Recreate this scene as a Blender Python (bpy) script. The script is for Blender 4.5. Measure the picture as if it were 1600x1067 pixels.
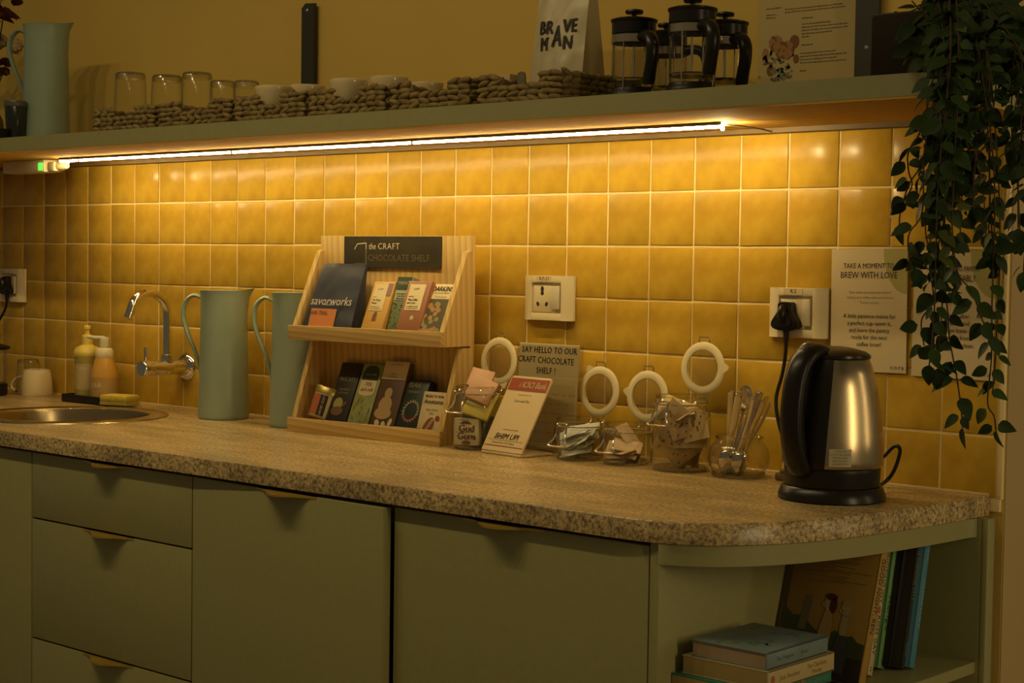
import bpy, bmesh, math, random
from math import sin, cos, pi, radians, sqrt
from mathutils import Vector, Matrix, Euler, geometry
from mathutils.bvhtree import BVHTree
random.seed(7)
SC = bpy.context.scene
for o in list(bpy.data.objects): bpy.data.objects.remove(o)
COL = SC.collection

# ------------------------------------------------------------------ camera, world, lamps, exposure
YAW, PITCH, ROLL, FPX = 0.7282, -0.0454, 0.0145, 2641.0
CAM = Vector((4.1041, -2.5143, 1.2623))
FW = Vector((-sin(YAW)*cos(PITCH), cos(YAW)*cos(PITCH), sin(PITCH)))
_r = FW.cross(Vector((0, 0, 1))).normalized(); _u = _r.cross(FW)
RT = _r*cos(ROLL) + _u*sin(ROLL); UP = -_r*sin(ROLL) + _u*cos(ROLL)
cd = bpy.data.cameras.new('camera'); cam = bpy.data.objects.new('camera', cd); COL.objects.link(cam)
cd.sensor_width = 36; cd.sensor_fit = 'HORIZONTAL'; cd.lens = FPX/1600*36; cd.clip_start = .05
cam.matrix_world = Matrix(((RT.x, UP.x, -FW.x, CAM.x), (RT.y, UP.y, -FW.y, CAM.y), (RT.z, UP.z, -FW.z, CAM.z), (0, 0, 0, 1)))
SC.camera = cam
W = bpy.data.worlds.new('World'); SC.world = W; W.use_nodes = True
W.node_tree.nodes['Background'].inputs[0].default_value = (1, .80, .46, 1)
W.node_tree.nodes['Background'].inputs[1].default_value = 0.075
for i in range(7):                                  # row of ceiling spots over the aisle in front of the counter
    ld = bpy.data.lights.new('ceiling_spot', 'AREA'); ld.shape = 'DISK'; ld.size = .09; ld.energy = (.6, 1.4, 3.1, 4.2, 3.5, 2.0, 1.2)[i]; ld.color = (1, .76, .38)
    lo = bpy.data.objects.new('ceiling_spot', ld); lo.location = (.2+.42*i, -1.55, 2.7); COL.objects.link(lo)
for sx_, sy_, en_, lc_ in ((.16, 1.1, 10, (5.2, -.80, 1.45)), (.07, 1.1, 3, (4.9, .78, 1.45))):   # lit doorway and lamp of the room to the right
    ld = bpy.data.lights.new('room_lamp', 'AREA'); ld.shape = 'RECTANGLE'; ld.size = sx_; ld.size_y = sy_; ld.energy = en_; ld.color = (1, .76, .40)
    lo = bpy.data.objects.new('room_lamp', ld); lo.location = lc_; COL.objects.link(lo)
    lo.rotation_euler = (Vector((2.8, -.2, 1.1))-lo.location).to_track_quat('-Z', 'Y').to_euler()
LED_STRENGTH = 90
LED_COLOR = (1, .77, .36)
SC.view_settings.view_transform = 'Standard'; SC.view_settings.look = 'None'
SC.view_settings.exposure = 0; SC.view_settings.gamma = 1; SC.view_settings.use_curve_mapping = False
cy = SC.cycles
cy.max_bounces = 10; cy.transparent_max_bounces = 24; cy.caustics_reflective = False; cy.caustics_refractive = False
cy.sample_clamp_indirect = 3.0; cy.blur_glossy = .5

# a photograph pixel (1600 x 1067) carried to a real plane of the room
def _ray(x, y): return FW + RT*((x-800)/FPX) - UP*((y-533.5)/FPX)
def PX(X, x, y): d = _ray(x, y); return CAM + d*((X-CAM.x)/d.x)
def PY(Y, x, y): d = _ray(x, y); return CAM + d*((Y-CAM.y)/d.y)
def PZ(Z, x, y): d = _ray(x, y); return CAM + d*((Z-CAM.z)/d.z)
ZC = .905        # counter top
ZS = 1.5405      # shelf top

# ------------------------------------------------------------------ materials
MATS = {}
def mat(name, col, rough=.5, metal=0, var=0, vscale=40, bump=0, bscale=120, spec=.5, coat=0, col2=None, emit=0, sub=0, stretch=None, rnd=0):
    if name in MATS: return MATS[name]
    m = bpy.data.materials.new(name); m.use_nodes = True; MATS[name] = m
    nt = m.node_tree; N = nt.nodes; L = nt.links; b = N['Principled BSDF']
    b.inputs['Base Color'].default_value = (*col, 1); b.inputs['Roughness'].default_value = rough
    b.inputs['Metallic'].default_value = metal; b.inputs['Specular IOR Level'].default_value = spec
    b.inputs['Coat Weight'].default_value = coat
    if emit:
        b.inputs['Emission Color'].default_value = (*col, 1); b.inputs['Emission Strength'].default_value = emit
    tc = N.new('ShaderNodeTexCoord'); src = tc.outputs['Object']
    if stretch:
        mp = N.new('ShaderNodeMapping'); mp.inputs['Scale'].default_value = stretch; L.new(src, mp.inputs[0]); src = mp.outputs[0]
    if var or col2 or rnd:
        c2 = col2 or tuple(c*(1-var) for c in col)
        nz = N.new('ShaderNodeTexNoise'); nz.inputs['Scale'].default_value = vscale; nz.inputs['Detail'].default_value = 5
        L.new(src, nz.inputs['Vector'])
        rp = N.new('ShaderNodeValToRGB'); rp.color_ramp.elements[0].position = .36; rp.color_ramp.elements[1].position = .64
        rp.color_ramp.elements[0].color = (*c2, 1); rp.color_ramp.elements[1].color = (*col, 1)
        L.new(nz.outputs['Fac'], rp.inputs[0]); out = rp.outputs[0]
        if rnd:
            oi = N.new('ShaderNodeObjectInfo'); mr = N.new('ShaderNodeMapRange')
            mr.inputs['To Min'].default_value = 1-rnd; mr.inputs['To Max'].default_value = 1+rnd
            L.new(oi.outputs['Random'], mr.inputs[0])
            hs = N.new('ShaderNodeHueSaturation'); L.new(out, hs.inputs['Color']); L.new(mr.outputs[0], hs.inputs['Value']); out = hs.outputs[0]
        L.new(out, b.inputs['Base Color'])
    if bump:
        n2 = N.new('ShaderNodeTexNoise'); n2.inputs['Scale'].default_value = bscale; n2.inputs['Detail'].default_value = 4
        L.new(src, n2.inputs['Vector'])
        bp = N.new('ShaderNodeBump'); bp.inputs['Strength'].default_value = bump; bp.inputs['Distance'].default_value = .002
        L.new(n2.outputs['Fac'], bp.inputs['Height']); L.new(bp.outputs[0], b.inputs['Normal'])
    return m

def wood(name, a, b2, period=.012, axis='x', rough=.55):
    m = bpy.data.materials.new(name); m.use_nodes = True; nt = m.node_tree; N = nt.nodes; L = nt.links; b = N['Principled BSDF']
    tc = N.new('ShaderNodeTexCoord'); mp = N.new('ShaderNodeMapping')
    mp.inputs['Scale'].default_value = {'z': (1, 1, .05), 'x': (.05, 1, 1)}[axis]
    wv = N.new('ShaderNodeTexWave'); wv.wave_type = 'BANDS'; wv.bands_direction = 'DIAGONAL'; wv.wave_profile = 'SAW'
    wv.inputs['Scale'].default_value = 2*pi/(10*period); wv.inputs['Distortion'].default_value = 11; wv.inputs['Detail'].default_value = 2.5; wv.inputs['Detail Scale'].default_value = .16
    rp = N.new('ShaderNodeValToRGB'); rp.color_ramp.elements[0].color = (*a, 1); rp.color_ramp.elements[1].color = (*b2, 1)
    rp.color_ramp.elements[0].position = .25; rp.color_ramp.elements[1].position = .95
    L.new(tc.outputs['Object'], mp.inputs[0]); L.new(mp.outputs[0], wv.inputs['Vector']); L.new(wv.outputs['Fac'], rp.inputs[0]); L.new(rp.outputs[0], b.inputs['Base Color'])
    b.inputs['Roughness'].default_value = rough; b.inputs['Specular IOR Level'].default_value = .25
    return m

def glass(name, tint=(.97, .97, .93), edge=(.62, .62, .52), refl=.85, base=.075):
    """thin clear glass: lets light through, mirrors at grazing angles"""
    m = bpy.data.materials.new(name); m.use_nodes = True; nt = m.node_tree; N = nt.nodes; L = nt.links
    N.remove(N['Principled BSDF']); out = N['Material Output']
    lw = N.new('ShaderNodeLayerWeight'); lw.inputs['Blend'].default_value = .5
    pw = N.new('ShaderNodeMath'); pw.operation = 'POWER'; pw.inputs[1].default_value = 2.6
    L.new(lw.outputs['Facing'], pw.inputs[0])
    fac = N.new('ShaderNodeMath'); fac.operation = 'MULTIPLY_ADD'; fac.inputs[1].default_value = refl; fac.inputs[2].default_value = base
    L.new(pw.outputs[0], fac.inputs[0])
    mx = N.new('ShaderNodeMix'); mx.data_type = 'RGBA'; mx.inputs['A'].default_value = (*tint, 1); mx.inputs['B'].default_value = (*edge, 1)
    L.new(pw.outputs[0], mx.inputs['Factor'])
    tr = N.new('ShaderNodeBsdfTransparent'); L.new(mx.outputs['Result'], tr.inputs[0])
    gl = N.new('ShaderNodeBsdfGlossy'); gl.inputs['Roughness'].default_value = .04
    ms = N.new('ShaderNodeMixShader'); L.new(fac.outputs[0], ms.inputs[0]); L.new(tr.outputs[0], ms.inputs[1]); L.new(gl.outputs[0], ms.inputs[2])
    L.new(ms.outputs[0], out.inputs[0])
    return m

def tile_mat():
    m = mat('glazed_tile', (.615, .385, .041), .27, col2=(.45, .258, .024), vscale=13, rnd=.09, bump=.06, bscale=12, spec=.22)
    return m

def granite_mat():
    m = bpy.data.materials.new('granite'); m.use_nodes = True; nt = m.node_tree; N = nt.nodes; L = nt.links; b = N['Principled BSDF']
    tc = N.new('ShaderNodeTexCoord')
    n1 = N.new('ShaderNodeTexNoise'); n1.inputs['Scale'].default_value = 170; n1.inputs['Detail'].default_value = 4; n1.inputs['Roughness'].default_value = .7
    r1 = N.new('ShaderNodeValToRGB'); e = r1.color_ramp.elements
    e[0].position = .38; e[0].color = (.15, .11, .05, 1); e[1].position = .64; e[1].color = (.72, .53, .235, 1)
    k = e.new(.48); k.color = (.42, .295, .125, 1)
    mp = N.new('ShaderNodeMapping'); mp.inputs['Scale'].default_value = (3, 14, 6); mp.inputs['Rotation'].default_value = (0, 0, .25)
    n2 = N.new('ShaderNodeTexNoise'); n2.inputs['Scale'].default_value = 1.6; n2.inputs['Detail'].default_value = 6
    r2 = N.new('ShaderNodeValToRGB'); r2.color_ramp.elements[0].position = .38; r2.color_ramp.elements[0].color = (.72, .72, .72, 1); r2.color_ramp.elements[1].position = .62; r2.color_ramp.elements[1].color = (1.12, 1.12, 1.12, 1)
    mx = N.new('ShaderNodeMix'); mx.data_type = 'RGBA'; mx.blend_type = 'MULTIPLY'; mx.inputs['Factor'].default_value = 1
    L.new(tc.outputs['Object'], n1.inputs['Vector']); L.new(n1.outputs['Fac'], r1.inputs[0])
    L.new(tc.outputs['Object'], mp.inputs[0]); L.new(mp.outputs[0], n2.inputs['Vector']); L.new(n2.outputs['Fac'], r2.inputs[0])
    L.new(r1.outputs[0], mx.inputs['A']); L.new(r2.outputs[0], mx.inputs['B']); L.new(mx.outputs['Result'], b.inputs['Base Color'])
    b.inputs['Roughness'].default_value = .3
    return m

GLASS = glass('clear_glass'); GLASS_T = glass('tumbler_glass', (.97, .97, .93), (.5, .5, .4), .55, .03); GLASS_D = glass('clear_glass_thick', (.93, .93, .87), (.35, .36, .28), .55, .07)
ACRYL = glass('clear_acrylic', (.96, .95, .9), (.7, .7, .6), .3, .05)
TILE = tile_mat(); GRANITE = granite_mat()
GROUT = mat('cream_grout', (.88, .70, .34), .85, bump=.2, bscale=400)
PLASTER = mat('cream_plaster', (.74, .505, .112), .8, var=.06, vscale=3, bump=.08, bscale=60)
PLASTER2 = mat('beige_plaster', (.50, .36, .16), .8, var=.05, vscale=3, bump=.08, bscale=60)
SAGE = mat('sage_laminate', (.335, .315, .125), .45, var=.05, vscale=90, bump=.03, bscale=700)
SAGE_SHELF = mat('sage_shelf_paint', (.33, .315, .14), .55, var=.05, vscale=60)
DARK_IN = mat('cabinet_inside', (.08, .07, .03), .8)
BRASS = mat('gold_pull', (.62, .40, .07), .38, .55, var=.15)
PINE = wood('pine_wood', (.64, .445, .165), (.50, .325, .105), .017, 'z')
PINE_X = wood('pine_wood_cross', (.60, .415, .15), (.47, .30, .10), .013, 'x')
PLY = wood('underside_wood', (.62, .37, .085), (.50, .28, .06), .03, 'x', .9)
PLY.node_tree.nodes['Principled BSDF'].inputs['Specular IOR Level'].default_value = .05
BLACKM = mat('black_steel', (.035, .035, .018), .5)
BLACKP = mat('black_plastic', (.014, .011, .007), .4, spec=.3)
BLACKP2 = mat('black_plastic_sheen', (.014, .011, .007), .3, spec=.35)
CHROME = mat('chrome', (.8, .78, .7), .08, 1)
STEEL = mat('brushed_steel', (.62, .49, .29), .22, 1, var=.12, vscale=60, stretch=(1, 1, .02))
_b = STEEL.node_tree.nodes['Principled BSDF']; _b.inputs['Anisotropic'].default_value = .8
_t = STEEL.node_tree.nodes.new('ShaderNodeTangent'); _t.direction_type = 'RADIAL'; _t.axis = 'Z'; STEEL.node_tree.links.new(_t.outputs[0], _b.inputs['Tangent'])
WIRE = mat('steel_wire', (.75, .72, .62), .2, 1)
ALU = mat('aluminium', (.55, .5, .4), .4, 1)
WHITEP = mat('white_plastic', (.76, .64, .38), .35)
CERAM = mat('white_ceramic', (.72, .59, .33), .2, coat=.3)
GASKET = mat('white_rubber', (.76, .64, .36), .55)
PAPER = mat('white_paper', (.66, .53, .30), .8)
PAPER_T = mat('tan_paper', (.60, .46, .24), .8)
INK = mat('dark_ink', (.03, .025, .015), .7)
INK2 = mat('grey_ink', (.22, .17, .08), .8)
INK_W = mat('chalk_white', (.75, .66, .45), .8)
INK_T = mat('chalk_faded', (.16, .13, .065), .8)
JUG = mat('sage_enamel', (.29, .36, .27), .38, var=.04, vscale=30)
GRASS = mat('seagrass', (.29, .205, .07), .8, col2=(.17, .115, .035), vscale=60, bump=.4, bscale=250)
LEAF = mat('leaf_green', (.032, .064, .010), .6, col2=(.020, .040, .006), vscale=30, rnd=.35, spec=.2)
LEAF2 = mat('leaf_pale_green', (.085, .105, .017), .6, spec=.2, var=.2, vscale=30, rnd=.25)
STEM = mat('brown_stem', (.055, .032, .012), .8)

# ------------------------------------------------------------------ mesh builder
class MB:
    def __init__(s): s.v = []; s.f = []
    def add(s, vs, fs, M=None):
        n = len(s.v)
        s.v += [tuple(M @ Vector(p)) if M is not None else tuple(p) for p in vs]
        s.f += [tuple(i+n for i in f) for f in fs]; return s
    def box(s, c, d, b=0, M=None, seg=2):
        bm = bmesh.new(); bmesh.ops.create_cube(bm, size=1)
        for v in bm.verts: v.co = Vector((v.co.x*d[0], v.co.y*d[1], v.co.z*d[2]))
        if b: bmesh.ops.bevel(bm, geom=list(bm.edges), offset=b, segments=seg, profile=.5, affect='EDGES', clamp_overlap=True)
        bm.verts.index_update()
        vs = [v.co + Vector(c) for v in bm.verts]; fs = [[v.index for v in f.verts] for f in bm.faces]; bm.free()
        return s.add(vs, fs, M)
    def b2(s, lo, hi, b=0, M=None, seg=2):
        return s.box([(l+h)/2 for l, h in zip(lo, hi)], [h-l for l, h in zip(lo, hi)], b, M, seg)
    def lathe(s, prof, seg=32, M=None, a0=0, a1=2*pi):
        full = abs(a1-a0-2*pi) < 1e-6; n = seg if full else seg+1
        vs = []; idx = []
        for r, z in prof:
            if r < 1e-7: idx.append([len(vs)]*n); vs.append((0, 0, z))
            else:
                row = []
                for k in range(n):
                    a = a0 + (a1-a0)*k/seg; row.append(len(vs)); vs.append((r*cos(a), r*sin(a), z))
                idx.append(row)
        fs = []
        for i in range(len(prof)-1):
            for k in range(seg):
                k2 = (k+1) % n
                q = [idx[i][k], idx[i][k2], idx[i+1][k2], idx[i+1][k]]
                q2 = []
                for t in q:
                    if t not in q2: q2.append(t)
                if len(q2) > 2: fs.append(q2)
        return s.add(vs, fs, M)
    def tube(s, pts, r, seg=8, closed=False, caps=True, sy=1, M=None, smooth=0):
        P = [Vector(p) for p in pts]; R = r if isinstance(r, (list, tuple)) else [r]*len(P)
        if smooth: P, R = catmull(P, R, smooth, closed)
        n = len(P); T = []
        for i in range(n):
            a = P[i-1] if (i > 0 or closed) else P[i]; b = P[(i+1) % n] if (i < n-1 or closed) else P[i]
            T.append((b-a).normalized())
        up = Vector((0, 0, 1)) if abs(T[0].z) < .9 else Vector((1, 0, 0))
        nn = (up - T[0]*up.dot(T[0])).normalized(); vs = []; 
        for i in range(n):
            nn = (nn - T[i]*nn.dot(T[i])).normalized(); bb = T[i].cross(nn)
            for k in range(seg):
                a = 2*pi*k/seg; vs.append(P[i] + nn*(cos(a)*R[i]) + bb*(sin(a)*R[i]*sy))
        fs = []
        for i in range(n if closed else n-1):
            j = (i+1) % n
            for k in range(seg):
                k2 = (k+1) % seg; fs.append((i*seg+k, i*seg+k2, j*seg+k2, j*seg+k))
        if caps and not closed: fs.append(tuple(range(seg))[::-1]); fs.append(tuple((n-1)*seg+k for k in range(seg)))
        return s.add(vs, fs, M)
    def prism(s, poly, h0, h1, M=None):
        """polygon in local x,y raised from h0 to h1 along z"""
        n = len(poly); vs = [(x, y, h0) for x, y in poly] + [(x, y, h1) for x, y in poly]
        area = sum(poly[i][0]*poly[(i+1) % n][1]-poly[(i+1) % n][0]*poly[i][1] for i in range(n))
        fs = [tuple(range(n))[::-1], tuple(range(n, 2*n))] + [(i, (i+1) % n, n+(i+1) % n, n+i) for i in range(n)]
        if area < 0: fs = [f[::-1] for f in fs]
        return s.add(vs, fs, M)
    def ell(s, c, r, seg=10, rings=6, M=None):
        prof = [(sin(pi*i/rings), -cos(pi*i/rings)) for i in range(rings+1)]
        t = MB().lathe([(max(a, 0) if 0 < i < rings else 0, z) for i, (a, z) in enumerate(prof)], seg)
        vs = [(c[0]+x*r[0], c[1]+y*r[1], c[2]+z*r[2]) for x, y, z in t.v]
        return s.add(vs, t.f, M)
    def text(s, body, size, M, align='CENTER', sx=1, shear=0, off=0, sp=1):
        vs, fs = text_geo(body, align, shear, 0, sp)
        for dx in ((-off, 0, off) if off else (0,)):          # bolder strokes
            s.add(vs, fs, M @ Matrix.Translation((dx*size, dx*size*.5, 0)) @ Matrix.Diagonal((size*sx, size, size, 1)))
        return s
    def rect(s, w, h, M, cx=0, cy=0):
        return s.add([(cx-w/2, cy-h/2, 0), (cx+w/2, cy-h/2, 0), (cx+w/2, cy+h/2, 0), (cx-w/2, cy+h/2, 0)], [(0, 1, 2, 3)], M)
    def disc(s, rx, ry, M, cx=0, cy=0, n=16, rot=0):
        vs = []
        for k in range(n):
            a = 2*pi*k/n; x, y = rx*cos(a), ry*sin(a); vs.append((cx+x*cos(rot)-y*sin(rot), cy+x*sin(rot)+y*cos(rot), 0))
        return s.add(vs, [tuple(range(n))], M)
    def poly(s, pts, M): return s.add([(x, y, 0) for x, y in pts], [tuple(range(len(pts)))], M)
    def mesh(s, name):
        me = bpy.data.meshes.new(name); me.from_pydata(s.v, [], s.f); me.validate(); me.update()
        return me

def catmull(P, R, k, closed=False):
    n = len(P); out = []; ro = []
    for i in range(n if closed else n-1):
        p0 = P[i-1] if (i > 0 or closed) else P[0]; p1 = P[i]; p2 = P[(i+1) % n]; p3 = P[(i+2) % n] if (closed or i+2 < n) else P[-1]
        for j in range(k):
            t = j/k
            out.append(.5*((2*p1) + (p2-p0)*t + (2*p0-5*p1+4*p2-p3)*t*t + (3*p1-p0-3*p2+p3)*t**3))
            ro.append(R[i]*(1-t)+R[(i+1) % n]*t)
    if not closed: out.append(P[-1]); ro.append(R[-1])
    return out, ro
def smooth2(pts, k): return [(p.x, p.y) for p in catmull([Vector((x, y, 0)) for x, y in pts], [1]*len(pts), k)[0]]

_TC = {}
def text_geo(body, align, shear, off, sp):
    key = (body, align, shear, off, sp)
    if key in _TC: return _TC[key]
    cu = bpy.data.curves.new('t', 'FONT'); cu.body = body; cu.align_x = align; cu.align_y = 'CENTER'; cu.size = 1
    cu.shear = shear; cu.offset = off; cu.resolution_u = 2; cu.space_character = sp; cu.dimensions = '2D'; cu.fill_mode = 'FRONT'
    ob = bpy.data.objects.new('t', cu); COL.objects.link(ob)
    dg = bpy.context.evaluated_depsgraph_get(); ev = ob.evaluated_get(dg); me = ev.to_mesh()
    r = ([v.co.copy() for v in me.vertices], [tuple(p.vertices) for p in me.polygons]); ev.to_mesh_clear()
    bpy.data.objects.remove(ob); bpy.data.curves.remove(cu); _TC[key] = r
    return r

def face_m(o, right, up):
    r = Vector(right).normalized(); u = Vector(up).normalized(); n = r.cross(u)
    return Matrix(((r.x, u.x, n.x, o[0]), (r.y, u.y, n.y, o[1]), (r.z, u.z, n.z, o[2]), (0, 0, 0, 1)))
def FRONT(x, y, z): return face_m((x, y, z), (1, 0, 0), (0, 0, 1))         # print on a face looking along -y
def SPINE(x, y, z): return face_m((x, y, z), (0, 0, -1), (0, 1, 0))        # print on a face looking along +x, reading downwards
def SIDE(x, y, z): return face_m((x, y, z), (0, 1, 0), (0, 0, 1))          # print on a face looking along +x, upright
def T(x=0, y=0, z=0): return Matrix.Translation((x, y, z))
def RX(a): return Matrix.Rotation(a, 4, 'X')
def RY(a): return Matrix.Rotation(a, 4, 'Y')
def RZ(a): return Matrix.Rotation(a, 4, 'Z')

# ------------------------------------------------------------------ object helpers
def obj(name, mb, m, parent=None, smooth=True, ang=38):
    me = mb.mesh(name) if isinstance(mb, MB) else mb
    if isinstance(mb, MB):
        me.materials.append(m)
        if smooth:
            me.shade_smooth(); me.set_sharp_from_angle(angle=radians(ang))
    o = bpy.data.objects.new(name, me); COL.objects.link(o)
    if parent: o.parent = parent
    if name in PRINT: o['kind'] = 'stuff'
    return o
PRINT = {'lettering', 'small_print', 'fine_print', 'faded_lettering', 'faded_handwriting'}
def tag(o, label, cat, group=None):
    o['label'] = label; o['category'] = cat
    if group: o['group'] = group
    return o
def thing(name, label, cat, loc=(0, 0, 0), rot=(0, 0, 0), group=None):
    o = bpy.data.objects.new(name, None); COL.objects.link(o); o.empty_display_size = .05
    o.location = loc; o.rotation_euler = rot if isinstance(rot, (tuple, list)) else (0, 0, rot)
    return tag(o, label, cat, group)
KIDS = {}
def dup(root, label, loc, rot=None, skip=()):
    r = root.copy(); COL.objects.link(r); r.location = loc; r['label'] = label
    if rot is not None: r.rotation_euler = rot if isinstance(rot, (tuple, list)) else (0, 0, rot)
    for ch in root.children:
        if ch.name.split('.')[0] in skip: continue
        c = ch.copy(); COL.objects.link(c); c.parent = r
        for g in ch.children:
            d = g.copy(); COL.objects.link(d); d.parent = c
    return r
def struct(name, mb, m): o = obj(name, mb, m); o['kind'] = 'structure'; return o

# ================================================================== SETTING
XR = 2.905                                   # corner where the tiled wall ends
wall = struct('wall_back', MB().b2((-1.6, .008, 0), (XR+.004, .14, 2.75)), PLASTER)
struct('wall_right', MB().b2((XR+.0042, .0095, 0), (XR+.0060, 1.2, 2.75)), PLASTER2)
struct('floor', MB().b2((-1.6, -3.6, -.05), (5.2, 1.3, 0)), mat('grey_floor_tile', (.30, .25, .17), .4, var=.1, vscale=4))
obj('grout_bed', MB().b2((-.205, .0012, .88), (XR, .0085, 1.5)), GROUT, wall)
tb = MB().box((0, 0, 0), (.0966, .009, .0966), .0016, seg=2)
# keep the front pillowed, drop the back
tme = tb.mesh('tile'); tme.materials.append(TILE); tme.shade_smooth(); tme.set_sharp_from_angle(angle=radians(50))
for j in range(6):
    for i in range(-2, 29):
        o = obj('tile', tme, None, wall)
        o.location = (.1*i+.05, .0042+random.uniform(-.0006, .0004), .95+.1*j)
        o.rotation_euler = (random.uniform(-.007, .007), random.uniform(-.004, .004), random.uniform(-.006, .006))
obj('tile_edge_trim', MB().b2((XR-.0015, -.0008, .90), (XR+.0035, .0085, 1.5), .0008), GROUT, wall)
obj('caulk_line', MB().b2((-.2, -.006, ZC-.002), (2.888, .003, ZC+.0035), .0015), mat('cream_caulk', (.62, .46, .2), .6), wall)

# ================================================================== WORKTOP AND SINK
wt = thing('worktop', 'brown speckled granite worktop with rounded right end over the green cabinets', 'worktop', (0, 0, 0))
curve = smooth2([(2.60, -.621), (2.68, -.613), (2.742, -.583), (2.79, -.528), (2.828, -.45), (2.853, -.36), (2.871, -.25), (2.884, -.12), (2.889, -.001)], 5)
outer = [(-.6, -.001), (-.6, -.622)] + curve
SX, SY = .80, -.32
hole = [(SX+.19*cos(2*pi*k/48), SY+.19*sin(2*pi*k/48)) for k in range(48)]
g = MB(); ch = .0025
def ring_in(pts, d):
    n = len(pts); out = []
    for i in range(n):
        a = Vector(pts[i-1]); b = Vector(pts[i]); c = Vector(pts[(i+1) % n])
        t = ((b-a).normalized()+(c-b).normalized()).normalized(); out.append((b.x - t.y*d, b.y + t.x*d))
    return out
inner = ring_in(outer, ch)
for zt, flip in ((ZC, False),):
    loops = [[Vector((x, y, zt)) for x, y in inner], [Vector((x, y, zt)) for x, y in hole]]
    tris = geometry.tessellate_polygon(loops); allv = [tuple(p) for l in loops for p in l]
    fs = []
    for t in tris:
        a, b, c = (Vector(allv[i]) for i in t)
        fs.append(tuple(t) if (b-a).cross(c-a).z > 0 else tuple(t)[::-1])
    g.add(allv, fs)
n = len(outer)
vs = [(x, y, ZC) for x, y in inner] + [(x, y, ZC-ch) for x, y in outer] + [(x, y, ZC-.031) for x, y in outer]
fs = []
for i in range(n):
    j = (i+1) % n
    fs += [(n+i, n+j, j, i), (2*n+i, 2*n+j, n+j, n+i)]
fs.append(tuple(range(2*n, 3*n))[::-1])
g.add(vs, fs)
g.add([(x, y, ZC) for x, y in hole]+[(x, y, ZC-.031) for x, y in hole], [(i, (i+1) % 48, 48+(i+1) % 48, 48+i) for i in range(48)])
obj('slab', g, GRANITE, wt, ang=60)
sk = thing('round_sink', 'round stainless steel sink bowl set into the granite worktop', 'sink', (SX, SY, ZC))
obj('rim', MB().lathe([(.222, .0005), (.221, .0025), (.205, .004), (.183, .0035), (.179, .0005), (.178, -.004)], 64), STEEL, sk)
obj('bowl', MB().lathe([(.178, -.004), (.175, -.02), (.168, -.09), (.150, -.125), (.11, -.14), (.03, -.146), (.03, -.15), (0, -.15)], 64), mat('sink_steel', (.46, .36, .20), .25, 1), sk)
obj('drain', MB().lathe([(.028, -.146), (.028, -.144), (.018, -.1435), (.016, -.147), (0, -.147)], 24), CHROME, sk)

# ================================================================== CABINETS
YF = -.606; YB = -.006; ZT = .867
def handle_bm(xc, zt, p=.032, w=.165):
    n = 24; top = []
    for i in range(n+1):
        t = -1+2*i/n; top.append((xc+t*w/2, YF-.0005 - p*(.5+.5*cos(pi*t))**1.6))
    poly = [(xc+w/2, YF+.012)] + [(xc-w/2, YF+.012)] + top
    return MB().prism(poly, zt-.004, zt)
def carcass(x0, x1):
    m = MB()
    for a, b in ((x0+.001, x0+.017), (x1-.017, x1-.001)): m.b2((a, YF+.021, .1), (b, YB, ZT+.005))
    m.b2((x0+.017, YF+.021, .1), (x1-.017, YB, .116)); m.b2((x0+.017, YB-.006, .116), (x1-.017, YB, .80))
    m.b2((x0+.017, YF+.021, ZT-.03), (x1-.017, YF+.04, ZT+.005))
    return m
def plinth(x0, x1): return MB().b2((x0+.001, -.54, 0), (x1-.001, -.05, .1))
X0, X1, X2, X3, X4 = .571, 1.098, 1.625, 2.152, 2.687
c = thing('cupboard', 'plain sage green cupboard below the sink, at the far left end', 'cabinet', (0, 0, 0))
obj('carcass', carcass(X0, X1), SAGE, c); obj('plinth', plinth(X0, X1), DARK_IN, c)
obj('door', MB().b2((X0+.0015, YF, .115), (X1-.0015, YF+.019, ZT), .0012), SAGE, c)
c = thing('drawer_unit', 'sage green unit of three stacked drawers with gold finger pulls', 'cabinet', (0, 0, 0))
obj('carcass', carcass(X1, X2), SAGE, c); obj('plinth', plinth(X1, X2), DARK_IN, c)
for z0, z1 in ((.735, ZT), (.489, .7315), (.116, .4855)):
    d = obj('drawer', MB().b2((X1+.0015, YF, z0), (X2-.0015, YF+.019, z1), .0012), SAGE, c)
    obj('handle', handle_bm((X1+X2)/2+.002, z1), BRASS, d)
c = thing('cupboard', 'sage green cupboard right of the drawers with its single door slightly ajar', 'cabinet', (0, 0, 0))
obj('carcass', carcass(X2, X3), SAGE, c); obj('plinth', plinth(X2, X3), DARK_IN, c)
d = obj('door', MB().b2((0.0015, 0, .115), (X3-X2-.004, .019, ZT), .0012), SAGE, c)
d.location = (X2, YF, 0); d.rotation_euler = (0, 0, -.042)
h = obj('handle', handle_bm((X2+X3)/2+.01, ZT), BRASS, d); h.location = (-X2, -YF, 0)
c = thing('cupboard', 'sage green cupboard with a shut door, between the ajar cupboard and open book shelf', 'cabinet', (0, 0, 0))
obj('carcass', carcass(X3, X4-.017), SAGE, c); obj('plinth', plinth(X3, X4-.017), DARK_IN, c)
d = obj('door', MB().b2((X3+.001, YF, .115), (X4-.0185, YF+.019, ZT), .0012), SAGE, c)
obj('handle', handle_bm((X3+X4)/2-.03, ZT), BRASS, d)
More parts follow.
